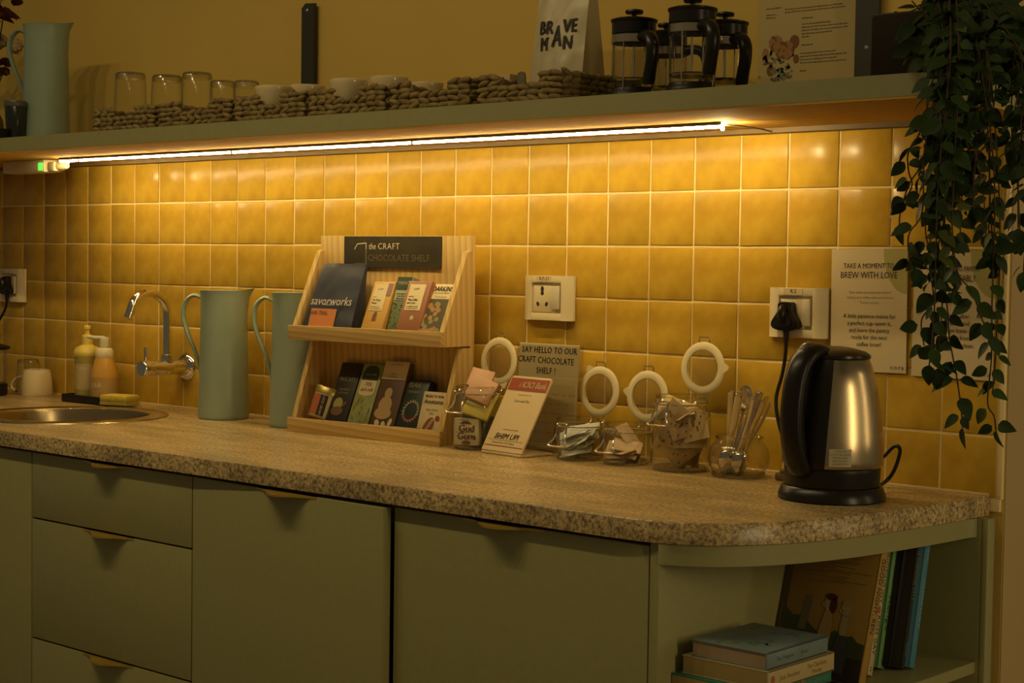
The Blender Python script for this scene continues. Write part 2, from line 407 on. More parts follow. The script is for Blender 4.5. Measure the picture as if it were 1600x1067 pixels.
# open curved shelf unit
ZN = .645
c = thing('open_shelf_unit', 'open sage green end shelf with curved apron holding the books', 'shelf', (0, 0, 0))
obj('side_panel', MB().b2((X4-.0165, YF, .1), (X4, -.012, ZC-.032), .001), SAGE, c)
obj('back_panel', MB().b2((X4, -.040, .1), (2.8965, -.022, ZC-.032)), SAGE, c)
obj('end_strip', MB().b2((2.897, -.0405, .02), (2.907, -.016, ZC-.0322), .001), SAGE, c)
ci = [(x-.004, y+.004) for x, y in curve if x > X4-.001]
ci = [(X4, -.609)] + [p for p in ci if p[0] > X4+.003 and p[1] < -.045] + [(2.889, -.0415)]
ci2 = ring_in(ci + [(X4, -.0415)], .016)[:len(ci)]
vs = []; 
for (x, y), (a, b) in zip(ci, ci2): vs += [(x, y, ZC-.0325), (x, y, ZC-.062), (min(a, 2.887), b, ZC-.062), (min(a, 2.887), b, ZC-.0325)]
fs = []
for i in range(len(ci)-1):
    for k in range(4): fs.append((4*i+k, 4*i+(k+1) % 4, 4*i+4+(k+1) % 4, 4*i+4+k))
fs += [(0, 1, 2, 3), tuple(4*(len(ci)-1)+k for k in (3, 2, 1, 0))]
obj('apron', MB().add(vs, fs), SAGE, c)
sh = [(X4+.0005, -.605), (2.80, -.605), (2.845, -.585), (2.872, -.53), (2.885, -.4), (2.892, -.2), (2.892, -.041), (X4+.0005, -.041)]
obj('shelf_board', MB().prism(sh, ZN-.018, ZN), SAGE, c, smooth=False)
obj('shelf_board', MB().prism(sh, .1, .118), SAGE, c, smooth=False)
obj('plinth', MB().prism([(X4, -.5), (2.75, -.5), (2.83, -.4), (2.86, -.2), (2.86, -.04), (X4, -.04)], 0, .0995), DARK_IN, c, smooth=False)

# ================================================================== UPPER SHELF
ZB = 1.505; YS = -.355; XSR = 2.955
c = thing('wall_shelf', 'long sage green shelf with wooden underside above the yellow tiles', 'shelf', (0, 0, 0))
rr = .035
corner = [(XSR-rr+rr*sin(a*pi/16), YS+rr-rr*cos(a*pi/16)) for a in range(9)]
poly = [(-1.2, -.001), (-1.2, YS)] + corner + [(XSR, -.001)]
obj('board', MB().prism(poly, ZB+.0035, ZS), SAGE_SHELF, c)
obj('underside_panel', MB().prism([(x, y+.0005) if y < -.01 else (x, y) for x, y in poly], ZB, ZB+.0035), PLY, c)
obj('wall_cleat', MB().b2((-.2, -.030, ZB-.0085), (2.90, -.002, ZB-.0001)), mat('dark_wood_cleat', (.16, .10, .03), .6), c)
for xa, xb, zt, nm in ((1.229, 1.270, 1.832, 'l'), (2.629, 2.673, 1.90, 'r')):
    b = tag(obj('shelf_bracket', MB().prism([(xa, ZS), (xb, ZS), (xb, zt), (xa+.012, zt+.002), (xa, zt-.008)], -.008, -.0005, Matrix(((1, 0, 0, 0), (0, 0, 1, 0), (0, 1, 0, 0), (0, 0, 0, 1)))).b2((xa, -.30, ZS), (xb, -.0005, ZS+.005)), BLACKM, smooth=False),
            'flat dark metal shelf bracket rising behind the cups, one screw at its top' if nm == 'l' else 'flat dark metal shelf bracket between the paper menu and hanging plant', 'bracket', 'shelf brackets')
    zz = zt-.014 if nm == 'l' else 1.632
    obj('screw', MB().lathe([(0, .0018), (.003, .0015), (.0045, 0), (.0045, -.001)], 12, T((xa+xb)/2-.003 if nm == 'l' else xa+.022, -.0085, zz) @ RX(pi/2)), WIRE, b)

# LED strip under the shelf
YL = -.173; ZL_ = 1.4983; L0 = PZ(ZL_, 90, 251).x; L1 = PZ(ZL_, 1133, 197).x
c = thing('led_strip', 'glowing warm LED strip light fixed under the green shelf', 'light', (0, 0, 0))
obj('channel', MB().b2((L0, YL+.0042, ZL_+.0006), (L1, YL+.0054, ZB-.0002)).b2((L0, YL-.0042, ZB-.0022), (L1, YL+.0042, ZB-.0002)).b2((L0, YL-.0054, ZL_+.0010), (L1, YL-.0042, ZB-.0002)), mat('dark_aluminium', (.20, .16, .09), .5, .6), c)
LEDM = mat('led_diffuser', LED_COLOR, .5, emit=LED_STRENGTH)
for a, b in [(L0, .30+.32), (.6225, 1.195), (1.1975, 1.75), (1.7525, L1)]:
    obj('diffuser', MB().tube([(a, YL, ZL_), (b, YL, ZL_)], .0037, 10), LEDM, c)
obj('end_bead', MB().ell((L1-.003, YL+.0030, ZL_-.0045), (.003, .003, .003), 10, 6), mat('led_bare_end', LED_COLOR, .5, emit=3000), c)
obj('end_bead', MB().ell((L0+.030, YL+.0030, ZL_-.0045), (.0025, .0025, .0025), 10, 6), mat('led_bare_start', LED_COLOR, .5, emit=2000), c)
obj('end_cap', MB().box((L1+.003, YL-.001, ZL_+.0030), (.005, .007, .006), .002), LEDM, c)
for xx in (.62, 1.197, 1.751):
    obj('clip', MB().b2((xx-.003, YL-.0048, ZL_-.0048), (xx+.003, YL+.0058, ZB-.0002), .001), WHITEP, c)
obj('wire', MB().tube([(L1+.006, YL, ZL_+.001), (L1+.03, YL+.004, ZL_-.001), (L1+.06, YL+.012, ZL_-.006), (L1+.085, YL+.018, ZL_-.012)], .0013, 6, smooth=4), mat('grey_wire', (.2, .16, .1), .5), c)
c = thing('power_adapter', 'white power adapter block with green switch light under the shelf end', 'adapter', (0, 0, 0))
xa = PY(-.165, 4, 260).x; xb = PY(-.165, 68, 260).x
obj('case', MB().b2((xa, -.165, 1.474), (xb, -.115, ZB-.0002), .003), WHITEP, c)
obj('switch', MB().b2((xb-.022, -.1665, 1.478), (xb-.003, -.1648, 1.497), .0006), mat('green_lamp', (.12, .9, .08), .4, emit=1.3), c)
obj('plug', MB().b2((xb, -.155, 1.476), (xb+.03, -.125, 1.499), .004).lathe([(.011, 0), (.011, .02), (.007, .034), (0, .034)], 16, T(xb+.03, -.14, 1.489) @ RY(pi/2)), WHITEP, c)

# ================================================================== SOCKETS
def socket(name, label, x0, x1, z0, z1, text, holes=True, plug=False):
    w = x1-x0; h = z1-z0; xc = (x0+x1)/2; zc = (z0+z1)/2
    c = thing(name, label, 'socket', (xc, -.0015, zc), 0, 'white wall socket plates')
    fr = MB()
    # frame with bulged left and right wings
    n = 6; prof = []
    for i in range(n+1):
        t = i/n; prof.append((-w/2+.024*t, -.006-.010*sin(pi/2*t)))
    for sgn in (1, -1):
        vs = []; 
        for x, y in prof: vs += [(sgn*x, y, -h/2), (sgn*x, y, h/2)]
        k = len(vs); vs += [(sgn*prof[0][0], 0, -h/2), (sgn*prof[0][0], 0, h/2), (sgn*prof[-1][0], 0, -h/2), (sgn*prof[-1][0], 0, h/2)]
        fs = [(2*i, 2*i+2, 2*i+3, 2*i+1) for i in range(n)] + [(k, 0, 1, k+1), (2*n, k+2, k+3, 2*n+1)]
        fs += [(k,)+tuple(2*i for i in range(n+1))[::1]+(k+2,), (k+1,)+tuple(2*i+1 for i in range(n+1))+(k+3,)]
        fr.add(vs, fs)
    xi = w/2-.024
    fr.b2((-xi, -.016, h/2-.014), (xi, 0, h/2), .001); fr.b2((-xi, -.016, -h/2), (xi, 0, -h/2+.014), .001)
    obj('frame', fr, WHITEP, c)
    obj('insert', MB().b2((-xi, -.011, -h/2+.014), (xi, 0, h/2-.014)).b2((-xi+.002, -.0125, -h/2+.016), (.012, -.011, h/2-.016), .0008), WHITEP, c)
    obj('switch', MB().b2((.015, -.019, -.022), (xi-.004, -.011, .024), .002), mat('switch_white', (.66, .58, .4), .3), c)
    if holes:
        hm = MB()
        M0 = FRONT(-.012, -.01265, 0)
        hm.disc(.0042, .0060, M0, .0, .017); hm.disc(.0042, .0042, M0, 0, .009)
        hm.disc(.0036, .0048, M0, -.011, -.012, rot=.5); hm.disc(.0036, .0048, M0, .011, -.012, rot=-.5)
        obj('pin_holes', hm, INK, c)
    if text:
        lb = obj('label_tape', MB().b2((-.024, -.0167, h/2-.012), (.014, -.016, h/2-.001)), PAPER, c)
        obj('lettering', MB().text(text, .0095, FRONT(-.004, -.0169, h/2-.0062), off=.012), INK, lb)
    return c
socket('wall_socket', 'white wall socket plate with empty pin holes above the handwritten sign', 1.902, 2.026, 1.155, 1.242, 'R.P-21')
s2 = socket('wall_socket', 'white wall socket plate with the black kettle plug in it', 2.472, 2.588, 1.1435, 1.2295, 'R.2', False)
s0 = socket('wall_socket', 'white wall socket plate cut by the left edge of the photo', -.005, .119, 1.143, 1.232, '')

def plug(name, label, x, z):
    c = thing(name, label, 'plug', (x, -.0155, z))
    sh = [(-.011, .024), (.011, .024), (.013, .008), (.025, -.010), (.024, -.020), (.010, -.024), (-.010, -.024), (-.024, -.020), (-.025, -.010), (-.013, .008)]
    Mx = Matrix(((1, 0, 0, 0), (0, 0, 1, 0), (0, 1, 0, 0), (0, 0, 0, 1)))
    m = MB(); s3 = smooth2(sh + [sh[0]], 3)[:-1]
    for k, (sc_, y0, y1) in enumerate(((1, 0, -.016), (.92, -.016, -.021), (.72, -.021, -.0245))):
        m.prism([(a*sc_, b*sc_) for a, b in s3], y1, y0, Mx)
    m.ell((0, -.022, .004), (.009, .012, .017), 12, 8)
    obj('body', m, BLACKP2, c)
    obj('strain_relief', MB().tube([(0, -.009, -.022), (0, -.009, -.030), (0, -.009, -.044)], [.0062, .0052, .004], 10), BLACKP, c)
    return c
pl = PY(-.03, 1226, 497)
plugR = plug('power_plug', 'black three-pin plug of the kettle in the right socket', pl.x, pl.z+.003)
pl0 = PY(-.03, 8, 446)
plugL = plug('power_plug', 'black three-pin plug in the socket at the left picture edge', pl0.x, pl0.z)
obj('cord', MB().tube([(0, -.009, -.042), (-.01, -.011, -.07), (-.05, -.014, -.11), (-.12, -.014, -.15)], .0035, 8, smooth=5), BLACKP, plugL)

# ================================================================== PAPER SIGNS ON THE TILES
def wave_lines(m, M, rows, h, ink_w=.0006, seed=1):
    """rows of small illegible print: word-long dashes"""
    rd = random.Random(seed)
    for x0, x1, y in rows:
        x = x0
        while x < x1-.002:
            w = min(rd.uniform(.003, .010)*h/.003, x1-x)
            m.rect(w, h*rd.uniform(.45, .75), M, x+w/2, y+rd.uniform(-.1, .1)*h); x += w+h*.45
c = thing('paper_sign', 'white paper sign beside the right socket, its heading about brewing with love', 'sign', (2.6645, -.0035, 1.1945), (0, -.012, 0), 'printed paper signs')
obj('sheet', MB().b2((-.0715, -.0006, -.103), (.0715, 0, .103)), PAPER, c)
olive = mat('olive_print', (.42, .37, .12), .8)
obj('printed_circle', MB().poly([(.0715, .103)] + [(.0715-.042*sin(a*pi/24)-.002, .103-.075+.075*(1-cos(a*pi/24))) for a in range(13)][::-1] + [(.0715, .028)], FRONT(0, -.0008, 0)), olive, c)
m = MB(); F = FRONT(0, -.0012, 0)
m.text('TAKE A MOMENT TO', .0125, F @ T(0, .074), sx=.80); m.text('BREW WITH LOVE', .0155, F @ T(0, .0585), sx=.84)
for i, s in enumerate(('A little patience makes for', 'a perfect cup\u2013savor it,', 'and leave the pantry', 'ready for the next', 'coffee lover!')): m.text(s, .0105, F @ T(.002, -.010-i*.0118), sx=.88)
m.text('cora', .0105, F @ T(.055, -.094), sx=1.1, sp=1.25)
obj('lettering', m, INK, c)
m = MB()
for i, s in enumerate(('Slow down and enjoy the ritual of', 'making your coffee with our in-house', 'French presses.')): m.text(s, .0068, F @ T(.003, .030-i*.0085), sx=.85)
obj('small_print', m, INK2, c)
c = thing('paper_sign', 'white paper sign half hidden behind the hanging plant strands', 'sign', (2.819, -.0035, 1.192), (0, .006, 0), 'printed paper signs')
obj('sheet', MB().b2((-.0715, -.0006, -.103), (.0715, 0, .103)), PAPER, c)
obj('printed_circle', MB().poly([(.0715, .103)] + [(.0715-.042*sin(a*pi/24)-.002, .103-.075+.075*(1-cos(a*pi/24))) for a in range(13)][::-1] + [(.0715, .028)], FRONT(0, -.0008, 0)), olive, c)
m = MB(); m.text("LET'S SHARE THIS PANTRY", .0125, F @ T(0, .074), sx=.62); m.text('COMFORTABLY', .0155, F @ T(0, .0585), sx=.7)
for i, s in enumerate(('Wash up after', 'your brew and', 'always leave', 'the pantry front', 'counters and clean.')): m.text(s, .0105, F @ T(.002, -.002-i*.0118), sx=.88)
m.text('cora', .0105, F @ T(.055, -.094), sx=1.1, sp=1.25)
obj('lettering', m, INK, c)

# menu sheet above the shelf
c = thing('paper_menu', 'large printed paper sheet with flower drawing on the wall above the shelf', 'poster', (2.5255, .0076, 1.70), 0)
obj('sheet', MB().b2((-.097, -.0008, -.158), (.096, 0, .22)), mat('menu_paper', (.60, .46, .20), .8), c)
m = MB(); F = FRONT(0, -.0014, 0)
rows = [(-.085, -.02, .15), (-.075, .06, .145), (-.05, .08, .12), (-.05, .08, .114), (-.085, -.03, .10), (-.085, -.03, .085), (-.025, .075, .105),
        (-.095+.012, -.052, .016), (-.083, -.062, .005), (-.083, -.062, .000), (-.045, .07, .012), (-.045, .075, .007)]
rows += [(-.01, .012, -.006)]+[(-.01, .05+.03*(k % 3 != 0), -.016-.0055*k) for k in range(4)]+[(-.01, .005, -.038)]
rows += [(-.01, .015, -.052)]+[(-.012, .06+.02*(k % 2), -.066-.0055*k) for k in range(4)]+[(-.012, .0, -.096)]
wave_lines(m, F, rows, .0028)
obj('small_print', m, INK2, c)
pk = mat('print_peach', (.42, .22, .08), .8); rd_ = mat('print_rust', (.24, .10, .035), .8); gn = mat('print_green', (.14, .16, .08), .8); bl = mat('print_grey_green', (.28, .30, .2), .8)
m1 = MB(); m2 = MB(); m3 = MB(); m4 = MB(); F = FRONT(0, -.0011, 0); F2 = FRONT(0, -.0016, 0)
rd = random.Random(3)
for x, y, r in ((-.062, -.045, .014), (-.040, -.058, .016), (-.053, -.060, .010)):
    for k in range(9): a = k*.7; (m1 if k % 3 else m2).disc(r*.55, r*.4, F2 @ T(0, 0, .0001*k), x+cos(a)*r*.5, y+sin(a)*r*.5, 9, a)
m2.disc(.010, .012, F, -.024, -.045); m2.disc(.008, .010, F, -.072, -.092); m2.disc(.006, .008, F, -.020, -.075); m1.disc(.007, .013, F, -.083, -.065)
for k in range(26): m3.disc(.006, .0025, F, rd.uniform(-.085, -.025), rd.uniform(-.11, -.06), 7, rd.uniform(0, 3))
for k in range(40): m4.disc(.0028, .0024, F2, rd.gauss(-.052, .012), rd.gauss(-.10, .010), 6)
obj('printed_flowers', m1, pk, c); obj('printed_buds', m2, rd_, c); obj('printed_leaves', m3, gn, c); obj('printed_blooms', m4, bl, c)

# ================================================================== TAP
tp = PY(-.01, 287, 573)
c = thing('wall_tap', 'chrome wall tap with curved swan spout over the sink', 'tap', (tp.x, 0, tp.z))
obj('flange', MB().lathe([(.0, -.0165), (.012, -.0165), (.025, -.012), (.0335, -.003), (.034, 0)], 32, RX(-pi/2) @ RZ(0)), CHROME, c)
obj('valve_body', MB().lathe([(0, 0), (.017, 0), (.0175, .01), (.0175, .095), (.0165, .100), (.0195, .101), (.020, .103), (.020, .124), (.018, .1275), (0, .128)], 28, T(0, -.006, 0) @ RX(pi/2)), CHROME, c)
obj('lever', MB().tube([(0, -.121, .017), (0, -.121, .03), (0, -.121, .050)], [.0045, .004, .0045], 10), CHROME, c)
base = [(0, -.058, .012), (0, -.058, .035)]
obj('collar', MB().lathe([(.0145, .012), (.0145, .030), (.0115, .032), (.0115, .0335)], 20, T(0, -.058, 0)), CHROME, c)
pts = [(0, -.058, .030), (0, -.058, .07), (0, -.058, .115)] + [(0, -.112+.054*cos(a*pi/10), .122+.056*sin(a*pi/10)) for a in range(1, 9)] + [(0, -.171, .118)]
obj('spout', MB().tube(pts, [.0105]*(len(pts)-1)+[.0112], 16, smooth=3), CHROME, c)

# ================================================================== LEFT END: DISH THINGS
def mug(root, rb, rt, h, hollow=True):
    pass
p = PZ(ZC, 57, 617)
c = thing('coffee_cup', 'white ceramic cup turned upside down beside the sink', 'cup', (p.x, p.y, ZC), radians(215))
obj('body', MB().lathe([(.041, 0), (.042, .002), (.0405, .03), (.037, .058), (.034, .0655), (.029, .068), (.022, .0675), (.021, .065), (0, .065)], 36), CERAM, c)
obj('handle', MB().tube([(.0385, 0, .047), (.055, 0, .042), (.066, 0, .028), (.066, 0, .016), (.058, 0, .011), (.052, 0, .015)], .0042, 10, smooth=5, sy=1.25), CERAM, c)
p = PZ(ZC, 30, 620)
c = thing('drinking_glass', 'clear upturned drinking glass behind the white upside-down cup', 'glass', (p.x-.045, p.y+.055, ZC))
obj('glass_wall', MB().lathe([(.033, 0), (.0335, .001), (.028, .088), (.026, .092), (0, .092)], 32), GLASS, c)
obj('glass_base', MB().lathe([(.0265, .082), (.0275, .086), (.026, .0915), (0, .0915)], 32), GLASS_D, c)
p = PZ(ZC, -8, 620)
c = thing('glass_pot', 'glass coffee pot with dark rim and base at the left picture edge', 'pot', (p.x-.06, p.y+.02, ZC))
obj('glass_wall', MB().lathe([(.043, .03), (.043, .118)], 32), GLASS, c)
obj('rim_band', MB().lathe([(.044, .118), (.052, .120), (.052, .127), (.03, .133), (0, .134)], 32), BLACKP, c)
obj('base', MB().lathe([(0, 0), (.044, 0), (.046, .006), (.046, .03), (.042, .032), (0, .032)], 32), BLACKP, c)
# tray with bottles
tl = PZ(ZC, 96, 627); tr = PZ(ZC, 166, 635)
ang = math.atan2(tr.y-tl.y, tr.x-tl.x)
c = thing('soap_tray', 'shallow black tray under the two soap bottles', 'tray', (tl.x, tl.y, ZC), ang)
tw = (tr-tl).length
m = MB().b2((0, 0, 0), (tw, .085, .004), .001)
for lo, hi in (((0, 0, 0), (tw, .004, .020)), ((0, .081, 0), (tw, .085, .020)), ((0, 0, 0), (.004, .085, .020)), ((tw-.004, 0, 0), (tw, .085, .020))): m.b2(lo, hi, .001)
obj('dish', m, BLACKP, c)
TM = Matrix.Translation((tl.x, tl.y, ZC)) @ RZ(ang)
w1 = TM @ Vector((.052, .040, .0045)); w2 = TM @ Vector((.122, .042, .0045))
YEL = mat('yellow_plastic', (.72, .55, .10), .35); CLR = mat('yellow_liquid', (.36, .29, .07), .25, coat=.3)
c = thing('dish_soap_bottle', 'tall yellow-capped pump bottle of dish soap, left bottle on the tray', 'bottle', w1)
obj('bottle', MB().lathe([(0, 0), (.028, 0), (.0305, .003), (.0305, .100), (.0315, .110)], 32), CLR, c)
obj('label_wrap', MB().lathe([(.0309, .028), (.0309, .092)], 20, a0=-2.2, a1=-.2), mat('olive_label', (.46, .36, .17), .5), c)
obj('shoulder', MB().lathe([(.0315, .110), (.0335, .114), (.0335, .122), (.027, .132), (.014, .138), (.0125, .142)], 32), YEL, c)
obj('cap', MB().lathe([(.0125, .140), (.0135, .140), (.0135, .160), (.011, .163), (.006, .164), (.0052, .176), (.0085, .178), (.0085, .184), (.006, .187), (0, .187)], 24), YEL, c)
m = MB()
for k, ch_ in enumerate('Pure'):
    a = -1.15+(k-1.5)*.22; m.text(ch_, .016, Matrix.Translation((.0312*cos(a), .0312*sin(a), .082)) @ RZ(a+pi/2) @ RX(pi/2))
obj('lettering', m, mat('pale_print', (.62, .56, .36), .6), c)
OR = mat('orange_soap', (.58, .31, .045), .3, coat=.2); ORL = mat('tan_label', (.47, .29, .085), .5)
c = thing('foam_soap_bottle', 'orange foaming hand soap bottle with white pump, right bottle on the tray', 'bottle', w2)
obj('bottle', MB().lathe([(0, 0), (.030, 0), (.033, .003), (.0335, .062), (.031, .075), (.025, .100), (.021, .112)], 32), OR, c)
obj('label_wrap', MB().lathe([(.0331, .006), (.0339, .062)], 40), ORL, c)
obj('collar', MB().lathe([(.0212, .108), (.0225, .110), (.0225, .126), (.019, .132), (.010, .135)], 28), WHITEP, c)
m = MB().lathe([(.010, .135), (.0115, .136), (.0115, .150), (.012, .156), (.010, .160), (0, .161)], 20)
m.tube([(0, 0, .157), (-.02, -.012, .158), (-.038, -.023, .160)], [.006, .005, .0042], 10)
obj('pump', m, mat('milky_plastic', (.66, .60, .42), .3), c)
m = MB()
for k, ch_ in enumerate('B&B'):
    a = -1.25+(k-1)*.3; m.text(ch_, .017, Matrix.Translation((.0345*cos(a), .0345*sin(a), .042)) @ RZ(a+pi/2) @ RX(pi/2))
obj('lettering', m, mat('pale_print', (.62, .56, .36), .6), c)
a = PZ(ZC, 161, 636); b = PZ(ZC, 204, 639)
c = thing('sponge', 'yellow kitchen sponge lying on the sink rim in front of the tray', 'sponge', ((a.x+b.x)/2-.025, (a.y+b.y)/2+.026, ZC+.0045), .28)
obj('foam', MB().box((0, 0, .0155), (.082, .055, .019), .006), mat('yellow_sponge', (.66, .48, .05), .95, bump=1, bscale=160, var=.15, vscale=120), c)
obj('scouring_pad', MB().box((0, 0, .004), (.080, .054, .008), .002), mat('pale_scourer', (.48, .40, .10), .95, bump=1, bscale=300), c)

# ================================================================== JUGS
def make_jug(label, loc, hd):
    c = thing('enamel_jug', label, 'jug', loc, hd, 'tall sage enamel jugs')
    H = .290; m = MB()
    prof = [(0, .001), (.050, .0), (.056, .001), (.0575, .005), (.0572, .01), (.0525, .225), (.0525, .272), (.0545, H-.003), (.0555, H), (.0535, H-.001), (.051, H-.012), (.051, .225), (.054, .02), (0, .012)]
    t = MB().lathe(prof, 48); vs = []
    for x, y, z in t.v:                        # pouring lip opposite the handle
        k = max(0, (z-.245)/(H-.245)); a = math.atan2(y, -x); wgt = math.exp(-(a/.42)**2)*k*k
        vs.append((x*(1+.30*wgt), y*(1-.10*wgt), z+.006*wgt))
    m.add(vs, t.f); obj('body', m, JUG, c)
    obj('handle', MB().tube([(.051, 0, H-.020), (.072, 0, H-.012), (.092, 0, H-.030), (.096, 0, H-.062), (.084, 0, H-.102), (.067, 0, H-.140), (.058, 0, H-.170), (.0555, 0, H-.188)], [.0035, .0045, .005, .005, .0045, .004, .0035, .003], 8, smooth=4, sy=2.1), JUG, c)
    return c
p = PZ(ZC, 349, 657); d = (Vector((p.x, p.y, 0))-Vector((CAM.x, CAM.y, 0))).normalized()
j1 = make_jug('tall sage green enamel jug standing on the worktop right of the tap', (p.x+d.x*.0575, p.y+d.y*.0575, ZC), radians(213))
p = PZ(ZC, 456, 671); jx = 1.318
dup(j1, 'tall sage green enamel jug half hidden behind the wooden display stand', (jx, -.092, ZC), radians(213))
p = PY(-.17, 72, 150)
dup(j1, 'tall sage green enamel jug on the upper shelf at its left end', (p.x, -.17, ZS-.024+.024), radians(212))

# ================================================================== DISPLAY STAND
s0_ = PZ(ZC, 450, 674); s1_ = PZ(ZC, 686, 698)
SA = math.atan2(s1_.y-s0_.y, s1_.x-s0_.x); SWD = (s1_-s0_).length; SD = .105; SH = .413
SM = Matrix.Translation((s0_.x, s0_.y, ZC)) @ RZ(SA)
c = thing('display_stand', 'two-tier pine display stand with slanted sides and a chalk sign', 'display stand', (s0_.x, s0_.y, ZC), SA)
obj('back_board', MB().b2((.0, SD-.012, 0), (SWD, SD, SH), .001), PINE, c)
SIDEM = Matrix(((0, 0, 1, 0), (1, 0, 0, 0), (0, 1, 0, 0), (0, 0, 0, 1)))    # (y,z) polygon raised along x
UP0 = .194
for x0 in (0, SWD-.012):
    obj('side_panel', MB().prism([(.011, UP0), (SD-.012, UP0), (SD-.012, SH-.030), (SD-.024, SH-.032), (.011, UP0+.030)], x0, x0+.012, SIDEM), PINE, c, smooth=False)
    obj('side_panel', MB().prism([(.011, 0), (SD-.012, 0), (SD-.012, UP0-.004), (SD-.040, UP0-.004), (.011, .031)], x0, x0+.012, SIDEM), PINE, c, smooth=False)
for z0 in (0, UP0):
    obj('front_lip', MB().b2((-.003, 0, z0), (SWD+.001, .011, z0+.030), .0008), PINE_X, c)
    obj('shelf_board', MB().b2((.012, .011, z0+.001), (SWD-.012, SD-.012, z0+.011)), PINE_X, c)
bx0, bx1 = .072, .340
bd = obj('chalk_board', MB().b2((bx0, SD-.0155, SH-.066), (bx1, SD-.0122, SH-.001)), mat('chalkboard', (.045, .036, .014), .8, var=.3, vscale=30), c)
m = MB(); F = FRONT(0, SD-.0158, 0)
m.text('the', .019, F @ T(.152, SH-.022), sx=.8, shear=.2); m.text('CRAFT', .018, F @ T(.198, SH-.022), sp=1.15)
for a_, b_ in (((.102, -.028), (.110, -.017)), ((.110, -.017), (.135, -.015)), ((.135, -.015), (.135, -.028))):
    v = Vector(b_)-Vector(a_); n_ = Vector((-v.y, v.x)).normalized()*.0009
    m.poly([(a_[0]-n_.x, SH+a_[1]-n_.y), (b_[0]-n_.x, SH+b_[1]-n_.y), (b_[0]+n_.x, SH+b_[1]+n_.y), (a_[0]+n_.x, SH+a_[1]+n_.y)], F)
obj('lettering', m, INK_W, bd)
m = MB(); m.text('CHOCOLATE SHELF', .019, F @ T(.225, SH-.046), sx=1.0); m.rect(.004, .030, F, .135, SH-.044); m.rect(.028, .0018, F, .118, SH-.058)
obj('faded_lettering', m, INK_T, bd)
# products on the stand; each is built standing at its own origin, then tipped back against the board
def SP(x, y, z): return SM @ Vector((x, y, z))
def product(name, label, cat, x, w, h, t, z0, m, y0=.024, yb=None, group=None, tilt=0):
    lim = SD-.013
    yb = lim if yb is None else yb
    lean = math.asin(min(.9, (yb-y0-t)/h)) if h > (yb-y0-t) else .3
    c = thing(name, label, cat, SP(x+w/2, y0, z0+.0005+t*sin(lean)), (-lean, tilt, SA), group)
    if m is not None: obj('box', MB().b2((-w/2, 0, 0), (w/2, t, h), .0012), m, c)
    return c
ZU = UP0+.0112; ZL = .0112
# navy coffee bag
c = product('coffee_bag', 'navy blue coffee bag with orange label on the upper tier of the stand', 'bag', .020, .145, .150, .030, ZU, None, y0=.016, yb=SD-.016)
NAVY = mat('navy_bag', (.040, .045, .062), .32, var=.15, vscale=8, bump=.5, bscale=18)
def bag_mesh(w, h, d, wt, dt, top_fold=0, seed=1, nx=10, nz=12, wob=.003):
    rd = random.Random(seed); m = MB(); rows = []
    for k in range(nz+1):
        t = k/nz; ww = w+(wt-w)*t; dd = d*(1-t)**.8+dt; row = []
        for i in range(nx+1): x = -ww/2+ww*i/nx; row.append((x, -dd*(.5+.15*sin(pi*i/nx))+d/2+rd.uniform(-wob, wob)*(0 if i in (0, nx) else 1), h*t))
        for i in range(1, 4): row.append((ww/2-.006*sin(pi*i/4)*(1-t), -dd/2+dd*i/4+d/2, h*t))
        for i in range(nx+1): x = ww/2-ww*i/nx; row.append((x, dd*.5+d/2, h*t))
        for i in range(1, 4): row.append((-ww/2+.006*sin(pi*i/4)*(1-t), dd/2-dd*i/4+d/2, h*t))
        rows.append(row)
    n = len(rows[0]); vs = [p for r in rows for p in r]; fs = []
    for k in range(nz):
        for i in range(n): fs.append((k*n+i, k*n+(i+1) % n, (k+1)*n+(i+1) % n, (k+1)*n+i))
    fs += [tuple(range(n))[::-1], tuple(nz*n+i for i in range(n))]
    return m.add(vs, fs)
obj('pouch', bag_mesh(.140, .150, .030, .120, .004, seed=2, wob=.0018), NAVY, c, ang=50)
obj('folded_top', MB().b2((-.0605, -.0005, .115), (.0605, .0035, .1515), .001, T(0, .012, 0) @ RX(-.04)), NAVY, c)
lb = obj('label', MB().b2((-.048, -.0072, .007), (.024, -.0064, .046), 0, T(0, 0, 0)), mat('orange_label', (.55, .20, .05), .6), c)
obj('lettering', MB().text('DARK TRAIL', .0125, FRONT(-.026, -.0076, .036), sx=.8), INK, lb)
m = MB(); m.text('savorworks', .026, FRONT(.004, -.0078, .062), sx=.95, shear=.15)
for k in range(3): m.rect(.03, .0009, FRONT(0, -.0078, 0), .0, .0545-.002*k) if k == 0 else None
obj('lettering', m, mat('silver_print', (.66, .60, .48), .5), c)

def patch(c, name, x0, x1, z0, z1, m, y=-.0005, lift=.0003): return obj(name, MB().rect(x1-x0, z1-z0, FRONT((x0+x1)/2, y-lift, (z0+z1)/2)), m, c, smooth=False)
CREAM = mat('cream_label', (.68, .56, .30), .7)
def label_print(c, x, z, w, h, lines, seed=1, head=None):
    lb = patch(c, 'label', x-w/2, x+w/2, z-h/2, z+h/2, CREAM)
    m = MB(); F = FRONT(x, -.0012, z)
    m.text('Soklet', .0065, F @ T(-w*.05, h*.32) @ RZ(.15), shear=.3, sx=.9)
    for i, s in enumerate(lines): m.text(s, .0068, F @ T(-w*.42, -h*.10-i*.0068), align='LEFT', sx=.75, off=.02)
    wave_lines(m, F, [(-w*.42, w*.3, -h*.36), (-w*.42, w*.35, -h*.43), (-w*.42, -w*.1, h*.02)], .0022, seed=seed)
    obj('lettering', m, INK, lb)
MUST = mat('mustard_carton', (.58, .34, .07), .5); BRN = mat('red_brown_carton', (.30, .12, .05), .5); GRN = mat('moss_carton', (.20, .25, .11), .5, var=.3, vscale=60)
